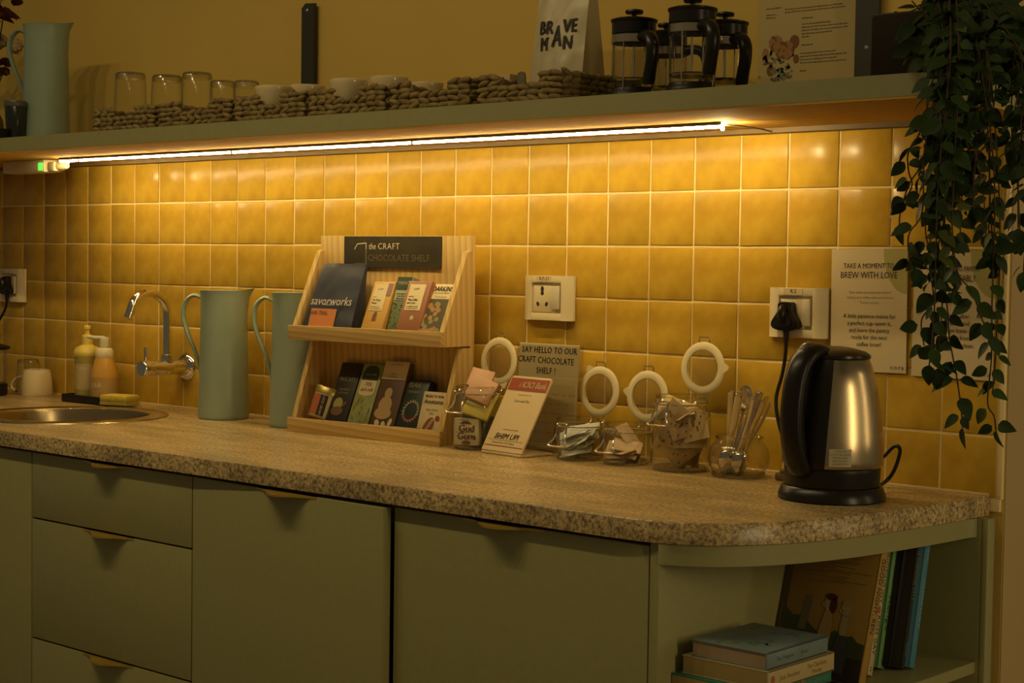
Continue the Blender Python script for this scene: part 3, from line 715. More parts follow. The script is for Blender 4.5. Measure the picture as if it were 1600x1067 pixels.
c = product('chocolate_bar', 'mustard yellow chocolate carton with cream label beside the navy bag', 'chocolate bar', .179, .058, .114, .022, ZU, MUST, group='chocolate bars on the upper tier')
label_print(c, -.004, .078, .036, .058, ('The Mango', 'Mosaic'))
obj('printed_door', MB().poly([(-.006, .026), (-.006, .040), (-.003, .046), (.002, .047), (.005, .043), (.005, .026)], FRONT(0, -.0008, 0)), mat('print_brown', (.14, .06, .03), .7), c)
obj('printed_stamp', MB().rect(.013, .028, FRONT(.0195, -.001, .096)), mat('print_mauve', (.26, .15, .14), .7), c)
patch(c, 'base_label', -.024, .020, 0, .008, CREAM)
c = product('chocolate_bar', 'moss green chocolate carton with dark top between mustard and brown cartons', 'chocolate bar', .242, .042, .123, .020, ZU, GRN, y0=.034, group='chocolate bars on the upper tier')
patch(c, 'dark_top', -.021, .018, .097, .123, mat('dark_green_print', (.03, .05, .02), .6))
lb = patch(c, 'label', -.019, .016, .073, .094, mat('sage_label', (.34, .36, .22), .7))
m = MB().text('MANO', .011, FRONT(-.001, -.0012, .110), sx=.9); obj('lettering', m, mat('sage_print', (.35, .36, .2), .7), c)
m = MB(); wave_lines(m, FRONT(0, -.0014, .083), [(-.014, .012, .004), (-.012, .010, -.001), (-.013, .012, -.006)], .003); obj('small_print', m, INK, lb)
m = MB(); rd = random.Random(5)
for k in range(22): m.disc(.0035, .0013, FRONT(0, -.0009, 0), rd.uniform(-.018, .016), rd.uniform(.008, .068), 6, rd.uniform(0, 3))
obj('printed_leaves', m, mat('dark_green_print', (.03, .05, .02), .6), c)
c = product('chocolate_bar', 'red brown chocolate carton with cream label on the upper tier', 'chocolate bar', .275, .062, .116, .024, ZU, BRN, group='chocolate bars on the upper tier')
label_print(c, -.002, .080, .042, .056, ('Filter Coffee', 'and Cacao'), seed=4)
m = MB()
for k in range(8): m.rect(.0008, .011, FRONT(.003, -.0009, .036) @ RZ(k*pi/8), 0, 0)
obj('printed_star', m, mat('pale_print', (.62, .56, .36), .6), c); patch(c, 'base_label', -.026, .016, 0, .008, CREAM)
obj('side_stripe', MB().b2((.0322, .002, .002), (.0326, .022, .114)), mat('rust_side', (.42, .16, .06), .5), c)
c = product('chocolate_bar', 'white topped chocolate bar with berry pattern at the right of the upper tier', 'chocolate bar', .330, .062, .117, .015, ZU, CREAM, group='chocolate bars on the upper tier')
m = MB().text('DARKINS', .0145, FRONT(.001, -.001, .105), sx=.88, shear=.12, off=.025); m.text('CHOCOLATE PEBBLES', .0048, FRONT(.001, -.001, .096), sx=.9); m.text('CITRUS BLAST', .0055, FRONT(.002, -.001, .087), sx=.9)
obj('lettering', m, INK, c)
pt = patch(c, 'pattern_panel', -.031, .031, 0, .083, mat('dark_pattern', (.07, .06, .02), .6))
m = MB(); m2 = MB(); rd = random.Random(9)
for k in range(28):
    mm = m if k % 3 else m2; mm.disc(.0058, .0052, FRONT(0, -.0013-.00002*k, 0), rd.uniform(-.026, .026), rd.uniform(.006, .077), 9)
obj('printed_berries', m, mat('print_apricot', (.36, .18, .05), .6), pt); obj('printed_leaves', m2, mat('print_olive', (.24, .20, .05), .6), pt)

# lower tier
tn = SP(.046, .040, ZL+.029)
c = thing('round_tin', 'round tin with gold lid and red label, tilted at left of the lower tier', 'tin', SP(.050, .048, ZL+.0145), (radians(-16), radians(9), SA+.1))
obj('can', MB().lathe([(0, 0), (.028, 0), (.0295, .0015), (.0295, .052)], 36), CREAM, c)
obj('gold_lid', MB().lathe([(.0295, .052), (.031, .053), (.031, .066), (.0295, .068), (0, .068)], 36), mat('gold_tin', (.60, .46, .13), .35, .8), c)
obj('base_ring', MB().lathe([(.0297, 0), (.0305, .001), (.0305, .0035), (.0297, .004)], 36), mat('gold_tin', (.6, .46, .13), .35, .8), c)
obj('red_label', MB().lathe([(.0299, .005), (.0299, .050)], 14, a0=radians(-160), a1=radians(-84)), mat('red_label', (.42, .12, .05), .6), c)
obj('black_label', MB().lathe([(.0300, .005), (.0300, .050)], 8, a0=radians(-84), a1=radians(-52)), INK, c)
m = MB()
for k, ch_ in enumerate('CACAO DUST'): 
    a = radians(-68); m.text(ch_, .0075, Matrix.Translation((.0304*cos(a), .0304*sin(a), .0085+.0043*k)) @ RZ(a+pi/2) @ RX(pi/2) @ RZ(pi/2))
obj('lettering', m, PAPER, c)
DK = mat('black_carton', (.030, .024, .014), .45); PG = mat('pale_green_carton', (.34, .36, .12), .5, var=.12, vscale=50); CHO = mat('cocoa_carton', (.12, .065, .03), .5, var=.2, vscale=20); TEAL = mat('dark_teal_carton', (.022, .032, .024), .4)
c = product('chocolate_bar', 'black chocolate bar with fruit picture next to the tilted tin', 'chocolate bar', .080, .058, .142, .012, ZL, DK, group='chocolate bars on the lower tier')
m = MB().text('PASCATI', .0125, FRONT(0, -.001, .104), sx=.9); m.text('ORANGE', .007, FRONT(0, -.001, .082)); m.text('COOKIES', .007, FRONT(0, -.001, .074)); m.text('60', .009, FRONT(-.008, -.001, .006), off=.02)
obj('lettering', m, mat('bronze_print', (.34, .27, .12), .6), c)
m = MB().disc(.013, .014, FRONT(-.006, -.0009, .050)); obj('printed_fruit', m, mat('print_lime', (.36, .33, .09), .6), c)
m = MB().disc(.017, .010, FRONT(-.004, -.0011, .034)).disc(.008, .004, FRONT(.012, -.0012, .050), rot=.8); obj('printed_cocoa', m, mat('print_cocoa', (.16, .08, .035), .6), c)
c = product('chocolate_bar', 'pale green chocolate bar with arched dark crest on the lower tier', 'chocolate bar', .142, .058, .142, .012, ZL, PG, group='chocolate bars on the lower tier')
m = MB().poly([(-.022, .106), (.022, .106), (.022, .122), (.017, .133), (.008, .138), (-.008, .138), (-.017, .133), (-.022, .122)], FRONT(0, -.0008, 0)); obj('crest', m, mat('dark_green_print', (.03, .05, .02), .6), c)
m = MB().poly([(-.022, .106), (-.022, .080), (-.018, .074), (0, .071), (.018, .074), (.022, .080), (.022, .106)], FRONT(0, -.0008, 0)); lb = obj('label', m, CREAM, c)
m = MB().text('70%', .011, FRONT(0, -.0012, .097), shear=.2); m.text('dark milk', .011, FRONT(0, -.0012, .085), shear=.2, sx=.85); obj('lettering', m, mat('print_brown', (.14, .06, .03), .7), lb)
m = MB().text('PAUL & MIKE', .0065, FRONT(0, -.0012, .118), sx=.9); obj('lettering', m, mat('sage_print', (.35, .36, .2), .7), c)
m = MB(); rd = random.Random(8)
for k in range(16): m.disc(.006, .0014, FRONT(0, -.0009, 0), rd.uniform(-.024, .024), rd.uniform(.008, .066), 6, rd.uniform(.9, 2))
obj('printed_leaves', m, mat('print_moss', (.18, .22, .06), .6), c)
c = product('chocolate_bar', 'brown chocolate bar with wide cream top, tallest on the lower tier', 'chocolate bar', .206, .066, .148, .014, ZL, CHO, group='chocolate bars on the lower tier')
tb_ = patch(c, 'cream_top', -.033, .033, .110, .148, CREAM)
m = MB().text('LA FOLIE', .0062, FRONT(0, -.0012, .142), sx=1.2); m.text('MILK', .006, FRONT(-.004, -.0012, .121)); m.text('CARAMEL', .006, FRONT(-.004, -.0012, .115)); obj('lettering', m, INK2, tb_)
m = MB().disc(.010, .012, FRONT(-.003, -.0009, .080)).disc(.018, .020, FRONT(-.004, -.001, .054)).disc(.023, .013, FRONT(-.005, -.0011, .037)); obj('printed_figure', m, mat('print_tan', (.46, .31, .13), .6), c)
m = MB().disc(.006, .009, FRONT(.004, -.0011, .012), rot=.4).disc(.006, .008, FRONT(-.014, -.0011, .016), rot=.8).disc(.005, .010, FRONT(.020, -.0011, .018), rot=-.3); obj('printed_petals', m, CREAM, c)
c = product('chocolate_bar', 'dark teal chocolate bar with flower wreath on the lower tier', 'chocolate bar', .276, .058, .112, .022, ZL, TEAL, group='chocolate bars on the lower tier')
m = MB().text('ISAK', .015, FRONT(-.006, -.001, .098), sx=1.1); m.text('CRANBERRY', .0065, FRONT(-.004, -.001, .084)); obj('lettering', m, mat('bronze_print', (.34, .27, .12), .6), c)
m = MB(); m2 = MB()
for k in range(20):
    a = 2*pi*k/20; (m2 if (3.6 < a < 5.8) else m).disc(.0046, .002, FRONT(.001, -.0009, .043), .019*cos(a), .021*sin(a), 7, a+.7)
obj('printed_wreath', m, mat('print_sage', (.36, .33, .2), .6), c); obj('printed_flowers', m2, mat('print_red', (.42, .12, .07), .6), c); patch(c, 'base_label', -.029, .029, 0, .008, CREAM)
c = product('chocolate_bar', 'small cream chocolate bar with cocoa pod drawing at right of the lower tier', 'chocolate bar', .338, .062, .092, .010, ZL, CREAM, y0=.018, yb=.056, group='chocolate bars on the lower tier')
m = MB().text('BEAN TO BAR', .0075, FRONT(.0, -.001, .082), off=.02); m.text('Anuttama', .0125, FRONT(0, -.001, .071), off=.012); m.text('Spicy Guava', .0065, FRONT(0, -.001, .055)); m.text('62%', .0065, FRONT(0, -.001, .047)); obj('lettering', m, mat('print_umber', (.12, .07, .03), .7), c)
m = MB().disc(.021, .012, FRONT(-.002, -.0009, .020), rot=1.15).disc(.006, .006, FRONT(.018, -.001, .038)).disc(.004, .004, FRONT(-.022, -.001, .012)); obj('printed_pod', m, mat('print_cocoa_red', (.24, .08, .04), .7), c)
m = MB()
for k in range(5): m.disc(.0042, .0028, FRONT(-.008+.0035*k, -.0012, .010+.006*k), n=8, rot=.5)
obj('printed_beans', m, mat('print_tan', (.46, .31, .13), .6), c)

# ================================================================== CLIP JARS
def make_jar(label, px, yc, r, h, group='open clip-top jars', tab=.6, lid=True, lidr=.047, neck=.86):
    x = PY(yc, px, 690).x
    c = thing('clip_jar' if lid else 'spoon_jar', label, 'jar', (x, yc, ZC), 0, group if lid else None)
    if lid:
        prof = [(r*.80, .004), (r*.90, .002), (r*.97, .008), (r, .02), (r, h*.66), (r*.97, h*.76), (r*neck, h-.020), (r*neck, h-.016), (r*(neck+.05), h-.013), (r*(neck+.05), h-.008), (r*neck, h-.005), (r*neck, h-.001), (r*(neck-.03), h)]
    else:
        prof = [(r*.60, .002), (r*.78, .004), (r*.95, .018), (r, .034), (r*.95, .048), (r*.78, .060), (r*.72, .064), (r*.76, h-.001), (r*.72, h)]
    obj('glass_wall', MB().lathe(prof, 40), GLASS, c)
    obj('glass_base', MB().lathe([(0, .0005), (r*.78, .0005), (r*.88, .003), (r*.86, .008), (r*.6, .0065), (0, .006)], 36), GLASS_D, c)
    obj('rim', MB().lathe([(r*(neck if lid else .76), h-.004), (r*(neck if lid else .76)+.0012, h-.0015), (r*(neck-.03 if lid else .72), h)], 40), GLASS_D, c)
    if not lid: return c, x
    R1 = r*(neck+.05)+.0012; zr = h-.0145
    w = MB()
    w.tube([(R1*sin(2*pi*k/28), -R1*cos(2*pi*k/28), zr) for k in range(28)], .0014, 6, closed=True)
    yo = -R1
    for sx in (-1, 1):
        w.tube([(sx*.011, yo+.001, zr), (sx*.011, yo-.004, zr+.006), (sx*.0115, yo-.0055, zr+.001), (sx*.011, yo-.008, zr-.014)], .0017, 6, smooth=3)
        w.lathe([(0, -.0022), (.0022, 0), (0, .0022)], 8, T(sx*.011, yo-.0045, zr+.0055))
    w.tube([(-.011, yo-.004, zr+.006), (.011, yo-.004, zr+.006)], .0017, 6)
    w.tube([(-.011, yo-.008, zr-.013), (-.013, yo-.013, zr-.022), (-.021, yo-.020, zr-.032), (-.016, yo-.021, zr-.0345), (0, yo-.022, zr-.0345), (.016, yo-.021, zr-.0345), (.021, yo-.020, zr-.032), (.013, yo-.013, zr-.022), (.011, yo-.008, zr-.013)], .0017, 6, smooth=3)
    obj('wire_clasp', w, WIRE, c)
    w = MB(); yb_ = R1
    for sx in (-1, 1): w.tube([(sx*.014, yb_-.002, zr), (sx*.014, yb_+.010, zr+.004), (sx*.014, yb_+.016, h+.010)], .0012, 6, smooth=3)
    w.tube([(-.014, yb_+.0155, h+.008), (.014, yb_+.0155, h+.008)], .0012, 6)
    obj('wire_hinge', w, WIRE, c)
    # open lid standing up behind the rim, inner side towards the front
    LM = T(0, r*neck+.022, h+lidr*.97) @ RX(radians(86)) 
    l = obj('lid', MB().lathe([(0, -.010), (lidr*.62, -.009), (lidr*.90, -.006), (lidr*.93, -.001), (lidr*.90, .0005), (lidr*.74, .001), (lidr*.705, .006), (lidr*.70, .0075), (lidr*.67, .006), (lidr*.66, .002), (0, .001)], 44, LM), GLASS, c)
    gk = [(lidr*.705, .0012), (lidr*.705, .0042), (lidr*.80, .0050), (lidr*.95, .0044), (lidr, .0030), (lidr*.99, .0012), (lidr*.705, .0012)]
    ca, sa = cos(tab), sin(tab)
    g = MB().lathe(gk, 48, LM)
    g.prism(smooth2([(lidr*.93*cos(tab+.26), lidr*.93*sin(tab+.26)), (lidr*1.06*cos(tab+.14), lidr*1.06*sin(tab+.14)), (lidr*1.2*ca, lidr*1.2*sa), (lidr*1.06*cos(tab-.14), lidr*1.06*sin(tab-.14)), (lidr*.93*cos(tab-.26), lidr*.93*sin(tab-.26))], 3), .0016, .0040, LM)
    obj('gasket', g, GASKET, l)
    hk = MB().tube([(-.011, lidr*.93, .002), (-.011, lidr*1.13, .003), (-.009, lidr*1.17, .005), (.009, lidr*1.17, .005), (.011, lidr*1.13, .003), (.011, lidr*.93, .002)], .0012, 6, smooth=2, M=LM)
    obj('lid_hook', hk, WIRE, l)
    return c, x
jA, xA = make_jar('clip-top jar of small chocolate packs between wooden stand and payment sign', 745, -.118, .048, .122, tab=-1.2, lidr=.047)
jB, xB = make_jar('low clip-top jar of pale blue sugar sticks, left of the low jar pair', 904, -.108, .046, .077, tab=2.15)
jC, xC = make_jar('low clip-top jar of loose tan sachets in front of the tall jar', 979, -.098, .047, .074, tab=3.0)
jD, xD = make_jar('tall clip-top jar full of cream printed sachets', 1063, -.100, .053, .132, tab=.05, neck=.84)
jE, xE = make_jar('round open glass jar holding upright teaspoons left of the kettle', 1155, -.098, .053, .070, lid=False)

def pillow(w, h, t, nx=4, ny=4):
    m = MB(); vs = []; n = (nx+1)*(ny+1)
    for sgn in (1, -1):
        for j in range(ny+1):
            for i in range(nx+1):
                u, v = 2*i/nx-1, 2*j/ny-1; vs.append((u*w/2, v*h/2, sgn*(t/2*(1-u**4)*(1-v**4)+.0001)))
    fs = []
    for k in range(2):
        for j in range(ny):
            for i in range(nx):
                q = (k*n+j*(nx+1)+i, k*n+j*(nx+1)+i+1, k*n+(j+1)*(nx+1)+i+1, k*n+(j+1)*(nx+1)+i); fs.append(q if k == 0 else q[::-1])
    return m.add(vs, fs)
BLUEW = mat('pale_blue_paper', (.70, .70, .60), .6, var=.25, vscale=40); TANS = mat('tan_sachet', (.56, .40, .22), .6, var=.2, vscale=30); SACH = mat('cream_sachet', (.58, .42, .19), .6, var=.15, vscale=25)
rd = random.Random(21)
stick = None
for k in range(18):
    lab = 'pale blue paper sugar stick heaped in the left low jar'
    rot = (radians(rd.uniform(20, 60)), radians(-16+rd.uniform(-12, 8)), radians(rd.uniform(-15, 30))); loc = (xB+rd.uniform(-.006, .006), -.108+rd.uniform(-.012, .012), ZC+.013+.0026*k)
    if stick is None:
        stick = tag(obj('sugar_stick', pillow(.066, .016, .003), BLUEW), lab, 'sachet', 'sugar sticks in the jar'); stick.location = loc; stick.rotation_euler = rot
    else: dup(stick, lab, loc, rot)
s1 = None
for k in range(8):
    lab = 'loose tan sachet lying in the right low jar'
    rot = (radians(rd.uniform(5, 40)), radians(rd.uniform(-16, 16)), radians(rd.uniform(-40, 40))); loc = (xC+rd.uniform(-.008, .008), -.098+rd.uniform(-.010, .010), ZC+.012+.0035*k)
    if k == 7: loc = (xC-.004, -.085, ZC+.048); rot = (radians(20), radians(50), .2)
    if s1 is None:
        s1 = tag(obj('drink_sachet', pillow(.055, .032, .004), TANS), lab, 'sachet', 'loose tan sachets'); s1.location = loc; s1.rotation_euler = rot
    else: dup(s1, lab, loc, rot)
s2_ = None; DOT = mat('red_brown_print', (.20, .08, .03), .7)
for k in range(26):
    lab = 'cream printed sachet with red brown dots inside the tall jar'
    front = k in (3, 7, 10, 12, 16, 19, 22)
    a = rd.uniform(-1, 1)
    if k < 23:
        rot = (radians(rd.uniform(68, 96)), radians(rd.uniform(-45, 45)), radians(38+rd.uniform(-28, 28))); q = .027 if front else rd.uniform(-.012, .016)
        loc = (xD+.62*q+.78*.017*a, -.100-.78*q+.62*.017*a, ZC+.033+.0027*k)
    else:
        rot = (radians(rd.uniform(15, 35)), radians(rd.uniform(-20, 20)), rd.uniform(-.5, .5)); loc = (xD+.008*a, -.104, ZC+.098+.006*(k-23))
    if s2_ is None:
        s2_ = tag(obj('tea_sachet', pillow(.060, .048, .005), SACH), lab, 'sachet', 'printed sachets in the tall jar')
        m = MB()
        for sg in (1, -1):
            for q in range(9): m.disc(.0019, .0015, T(0, 0, sg*.0031) @ (Matrix() if sg > 0 else RX(pi)), rd.uniform(-.024, .024), rd.uniform(-.019, .019), 7)
            for q in range(4): m.rect(.0006, .018, T(0, 0, sg*.0031) @ (Matrix() if sg > 0 else RX(pi)), -.006+.003*q, .002)
            m.rect(.003, .010, T(0, 0, sg*.0031) @ (Matrix() if sg > 0 else RX(pi)), .012, -.004)
        obj('printed_dots', m, DOT, s2_); s2_.location = loc; s2_.rotation_euler = rot
    else: dup(s2_, lab, loc, rot)
# packs in the first jar
def pack(label, loc, rot, d, m, b=.002): c = thing('chocolate_pack', label, 'chocolate pack', loc, rot); obj('wrapper', MB().box((0, 0, 0), d, b), m, c); return c
c = pack('white square chocolate pack with brown round logo low in the first jar', (xA-.002, -.142, ZC+.034), (radians(-3), 0, radians(22)), (.052, .018, .052), mat('white_carton', (.62, .54, .34), .6))
m = MB().text('Gud', .019, FRONT(.001, -.0094, .006), off=.05, sx=1.0).text('Gum', .019, FRONT(.001, -.0094, -.009), off=.05); m.poly([(-.014, .015), (.012, .015), (.004, .021), (-.005, .0215)], FRONT(0, -.0094, 0)); m.disc(.009, .004, FRONT(.001, -.0094, -.0205))
obj('lettering', m, mat('print_brown', (.14, .06, .03), .7), c)
m = MB(); wave_lines(m, FRONT(0, -.0094, 0), [(-.022, .016, .0215-.0445+.022), (-.010, .008, -.0245)], .0022); m.text('sugar free', .005, FRONT(-.004, -.0094, .0235)); obj('small_print', m, INK2, c)
pack('flat yellow chocolate pack leaning in the first jar under the pink one', (xA+.018, -.128, ZC+.089), (radians(62), radians(16), radians(22)), (.056, .060, .011), mat('yellow_wrapper', (.56, .46, .07), .4))
PINK = mat('pink_wrapper', (.52, .29, .16), .45)
c = pack('pink chocolate pack on top of the filled first jar', (xA+.017, -.125, ZC+.114), (radians(58), radians(18), radians(18)), (.054, .050, .010), PINK)
m = MB().text('gud', .016, T(0, .004, .0053), off=.03).text('gum', .013, T(.002, -.010, .0053), off=.03); obj('lettering', m, mat('wrapper_gold', (.55, .36, .12), .4), c)
c = pack('pink chocolate pack poking out above the first jar rim', (xA+.003, -.112, ZC+.134), (radians(50), radians(12), radians(30)), (.046, .044, .010), PINK)
m = MB().text('gud', .015, T(0, .003, .0053), off=.03); obj('lettering', m, mat('wrapper_gold', (.55, .36, .12), .4), c)
pack('dark olive chocolate pack standing at left inside the first jar', (xA-.014, -.120, ZC+.080), (radians(85), radians(10), radians(-20)), (.040, .055, .012), mat('olive_wrapper', (.10, .10, .04), .5))
pack('dark grey chocolate pack at the right inside the first jar', (xA+.026, -.105, ZC+.036), (radians(88), 0, radians(60)), (.046, .056, .012), mat('grey_wrapper', (.09, .09, .07), .5))
# spoons
sp = None; rd = random.Random(4)
def spoon_bm():
    m = MB(); m.tube([(0, 0, .030), (0, .001, .06), (0, .003, .10), (0, .002, .132), (0, .001, .136)], [.0024, .0034, .0056, .0062, .004], 10, sy=.28, smooth=3)
    t = MB().ell((0, 0, 0), (.0155, .0028, .0225), 14, 8); m.add([(x, y+.012*((x/.0145)**2+(z/.021)**2)*.45-.004, z+.012) for x, y, z in t.v], t.f); return m
spoons = [(-.034, .004, .6, 12, 4, 0), (-.026, -.016, .3, 16, 8, 30), (-.018, .014, .9, 15, -6, 60), (-.012, -.012, .1, 20, 7, -20), (-.010, .006, .5, 22, -3, 80), (-.022, -.004, .2, 27, 2, 10), (-.020, .018, .4, 10, -10, 40), (-.016, .010, 0, 30, 4, -40), (-.030, -.006, 0, 7, 6, 20)]
for k, (dx, dy, _, ty, tx, rz) in enumerate(spoons):
    lab = 'steel teaspoon standing handle up in the round open jar'
    loc = (xE+dx*.95+.007, -.098+dy*.9, ZC+.013); rot = (radians(tx), radians(ty), radians(rz)*0)
    M_ = Euler((radians(tx), radians(ty), 0)).to_matrix() @ Matrix.Rotation(radians(rz), 3, 'Z'); rot = tuple(M_.to_euler())
    if sp is None: sp = tag(obj('teaspoon', spoon_bm(), mat('polished_steel', (.78, .72, .6), .12, 1)), lab, 'spoon', 'teaspoons in the open jar'); sp.location = loc; sp.rotation_euler = rot
    else: dup(sp, lab, loc, rot)
_sp = [o for o in COL.objects if o.name.startswith('teaspoon')]
def _tip(o):
    v = Matrix.LocRotScale(o.location, o.rotation_euler, None) @ Vector((0, 0, .136)) - CAM; return v.dot(RT)/v.dot(FW)
for o, w_ in zip(sorted(_sp, key=_tip), ('first', 'second', 'third', 'fourth', 'fifth', 'sixth', 'seventh', 'eighth', 'ninth')):
    o['label'] = 'steel teaspoon handle up in the round jar, %s handle from the left' % w_
up_ = dup(sp, 'steel teaspoon with its bowl end up, highest in the spoon jar', (xE+.006, -.088, ZC+.146), tuple((Euler((radians(-6), radians(6), 0)).to_matrix() @ Matrix.Rotation(pi, 3, 'X')).to_euler()))

# ================================================================== PAYMENT SIGN AND SIGN HOLDER
q0 = PZ(ZC, 751, 707); q1 = PZ(ZC, 813, 716); qa = math.atan2(q1.y-q0.y, q1.x-q0.x); qw = (q1-q0).length
c = thing('payment_sign', 'white slanted payment sign with red bank header on a small foot', 'sign', (q0.x, q0.y, ZC), qa)
obj('foot', MB().b2((0, 0, 0), (qw, .082, .0055), .002), mat('white_acrylic', (.64, .50, .27), .3), c)
lean = radians(29); PH = .157
PM = T(0, .005, .0055) @ RX(-lean)
pn = obj('panel', MB().prism(smooth2([(0, 0), (0, PH-.006), (.002, PH-.001), (.007, PH), (qw-.007, PH), (qw-.002, PH-.001), (qw, PH-.006), (qw, 0)], 1), -.0035, 0, PM @ Matrix(((1, 0, 0, 0), (0, 0, 1, 0), (0, 1, 0, 0), (0, 0, 0, 1)))), mat('white_acrylic', (.72, .62, .38), .3), c)
F = PM @ FRONT(qw/2, -.0040, 0)
obj('header', MB().rect(qw*.96, .026, F, 0, PH-.0175), mat('bank_red', (.27, .045, .006), .6), pn)
m = MB().text('i ICICI Bank', .0175, F @ T(.012, PH-.018, .0004), shear=.22, off=.022, sx=.88); obj('lettering', m, PAPER, pn)
m = MB().text('Scan and Pay', .0085, F @ T(.0, PH-.052)); m.text('BHIM UPI', .0165, F @ T(-.002, .030), shear=.25, off=.02, sx=1.0); m.text('Powered by ICICI Bank', .0065, F @ T(-.004, .017), shear=.15)
m.rect(qw*.85, .0006, F, 0, .0225); obj('small_print', m, INK, pn)
m = MB(); wave_lines(m, F, [(-.018, .020, PH-.039), (-.020, .022, .045)], .0026); obj('fine_print', m, INK2, pn)
obj('red_line', MB().rect(qw*.96, .0016, F, 0, .0105), mat('bank_red', (.48, .10, .03), .5), pn)
# sign holder
xh0, xh1 = 1.929, 2.086; yh = -.060
c = thing('sign_holder', 'clear acrylic sign holder with a handwritten note about the chocolate shelf', 'sign', ((xh0+xh1)/2, yh, ZC), (radians(-3), 0, 0))
hw = (xh1-xh0)/2; HH = .207
obj('sheet', MB().b2((-hw, -.0030, .003), (hw-.006, -.0022, HH)), mat('note_paper', (.66, .54, .31), .8), c)
obj('sleeve', MB().b2((-hw-.004, -.0055, .0), (hw+.004, -.0035, HH-.002)).b2((-hw-.004, -.0018, 0), (hw+.004, .0, HH-.002)), ACRYL, c, smooth=False)
obj('foot', MB().b2((-hw-.004, .0002, 0), (hw+.004, .034, .0025)), ACRYL, c, smooth=False)
m = MB(); F = FRONT(0, -.0033, 0)
m.text('SAY HELLO TO OUR', .0170, F @ T(-.002, HH-.013), sx=.82, off=.022, sp=1.1); m.text('CRAFT CHOCOLATE', .0170, F @ T(-.010, HH-.0325) @ RZ(-.01), sx=.82, off=.022, sp=1.1); m.text('SHELF !', .0170, F @ T(-.008, HH-.0525), sx=.82, off=.022, sp=1.1)
obj('lettering', m, INK, c)
l2 = obj('lower_note', MB().prism(smooth2([(-hw+.004, .006), (hw-.012, .006), (hw-.012, HH-.085), (hw-.014, HH-.079), (hw-.020, HH-.077), (-hw+.004, HH-.077)], 1), 0, .0001, F), mat('note_paper_lower', (.56, .45, .25), .8), c)
m = MB(); rd = random.Random(31)
for k in range(6):
    y = HH-.096-.0185*k; x = -hw+.012+rd.uniform(0, .02); xe = hw-.022-rd.uniform(0, .03)*(k % 2)
    while x < xe:                                   # faded handwriting: joined-up wavy words
        w = rd.uniform(.010, .022); n = max(4, int(w/.0016)); pts = []
        for q in range(n+1): pts.append(Vector((x+w*q/n, y+.0022*sin(q*2.2+rd.uniform(-.6, .6))*rd.uniform(.4, 1.1), 0)))
        for a, b in zip(pts, pts[1:]):
            v = (b-a).normalized(); n_ = Vector((-v.y, v.x, 0))*.00035; m.add([a-n_, b-n_, b+n_, a+n_], [(0, 1, 2, 3)], F @ T(0, 0, .0004))
        x += w+.006
obj('faded_handwriting', m, INK2, l2)

# ================================================================== KETTLE
KX, KY = 2.731, -.217
kp = PZ(ZC, 1299, 790); d = (Vector((kp.x, kp.y, 0))-Vector((CAM.x, CAM.y, 0))).normalized(); KX, KY = kp.x+d.x*.083, kp.y+d.y*.083
c = kbase = thing('kettle_base', 'black round power base under the steel kettle', 'kettle base', (KX, KY, ZC))
obj('base', MB().lathe([(0, 0), (.080, 0), (.0835, .002), (.083, .008), (.0785, .020), (.076, .022), (0, .022)], 48), BLACKP2, c)
kettle = thing('electric_kettle', 'brushed steel electric kettle with black handle and lid', 'kettle', (KX, KY, ZC+.0222), radians(-97))
c = kettle      # local +x carries the handle
obj('lower_band', MB().lathe([(0, .001), (.073, .0005), (.0735, .002), (.074, .024), (.0745, .028), (.0735, .030)], 48), BLACKP, c)
steel_prof = [(.0745, .030), (.0775, .034), (.0778, .045), (.0768, .075), (.0735, .110), (.0680, .145), (.0610, .175), (.0545, .194), (.0525, .198)]
obj('body', MB().lathe([(r, z) for r, z in [(p.x, p.y) for p in catmull([Vector((a, b, 0)) for a, b in steel_prof], [1]*9, 4)[0]]], 64), STEEL, c)
strip = [(r+.0012, z) for r, z in steel_prof]
sm_ = MB(); n = 10; vs = []
for r, z in strip:
    a1 = radians(29+8*(z-.03)/.17); 
    for k in range(n+1): a = -a1+2*a1*k/n; vs.append((r*cos(a), r*sin(a), z))
sm_.add(vs, [(j*(n+1)+k, j*(n+1)+k+1, (j+1)*(n+1)+k+1, (j+1)*(n+1)+k) for j in range(len(strip)-1) for k in range(n)])
obj('back_panel', sm_, BLACKP, c)
obj('lid', MB().lathe([(.0535, .1965), (.0555, .199), (.055, .203), (.047, .2085), (.030, .213), (.012, .2155), (0, .216)], 40), BLACKP2, c)
hp = [(.028, 0, .207), (.050, 0, .209), (.070, 0, .203), (.086, 0, .186), (.097, 0, .155), (.102, 0, .115), (.100, 0, .080), (.092, 0, .050), (.080, 0, .030), (.070, 0, .022)]
obj('handle', MB().tube(hp, [.011, .014, .0145, .014, .0135, .0135, .0135, .014, .014, .010], 14, smooth=4, sy=1.45), BLACKP2, c)
obj('handle_grip', MB().tube([(.070, 0, .192), (.083, 0, .178), (.089, 0, .150), (.0915, 0, .115), (.089, 0, .082), (.081, 0, .056)], [.007, .0075, .007, .007, .007, .007], 10, smooth=4, sy=2.0), BLACKP, c)
obj('lid_button', MB().tube([(.058, 0, .2155), (.070, 0, .2145), (.078, 0, .208)], [.008, .009, .006], 10, smooth=3, sy=1.2), mat('grey_button', (.07, .06, .04), .35), c)
a = radians(97-42-4)
sw = obj('spout', MB().tube([(-.050, 0, .150), (-.066, 0, .178), (-.078, 0, .192)], [.020, .015, .006], 12, smooth=3), STEEL, c)
aa = radians(52)
st = MB(); n = 6; vs = []
for z in (.036, .063):
    rr_ = .0786 if z < .05 else .0777
    for k in range(n+1): q = radians(34+25*k/n); vs.append(((rr_)*cos(q), rr_*sin(q), z))
st.add(vs, [(k, k+1, n+2+k, n+1+k) for k in range(n)])
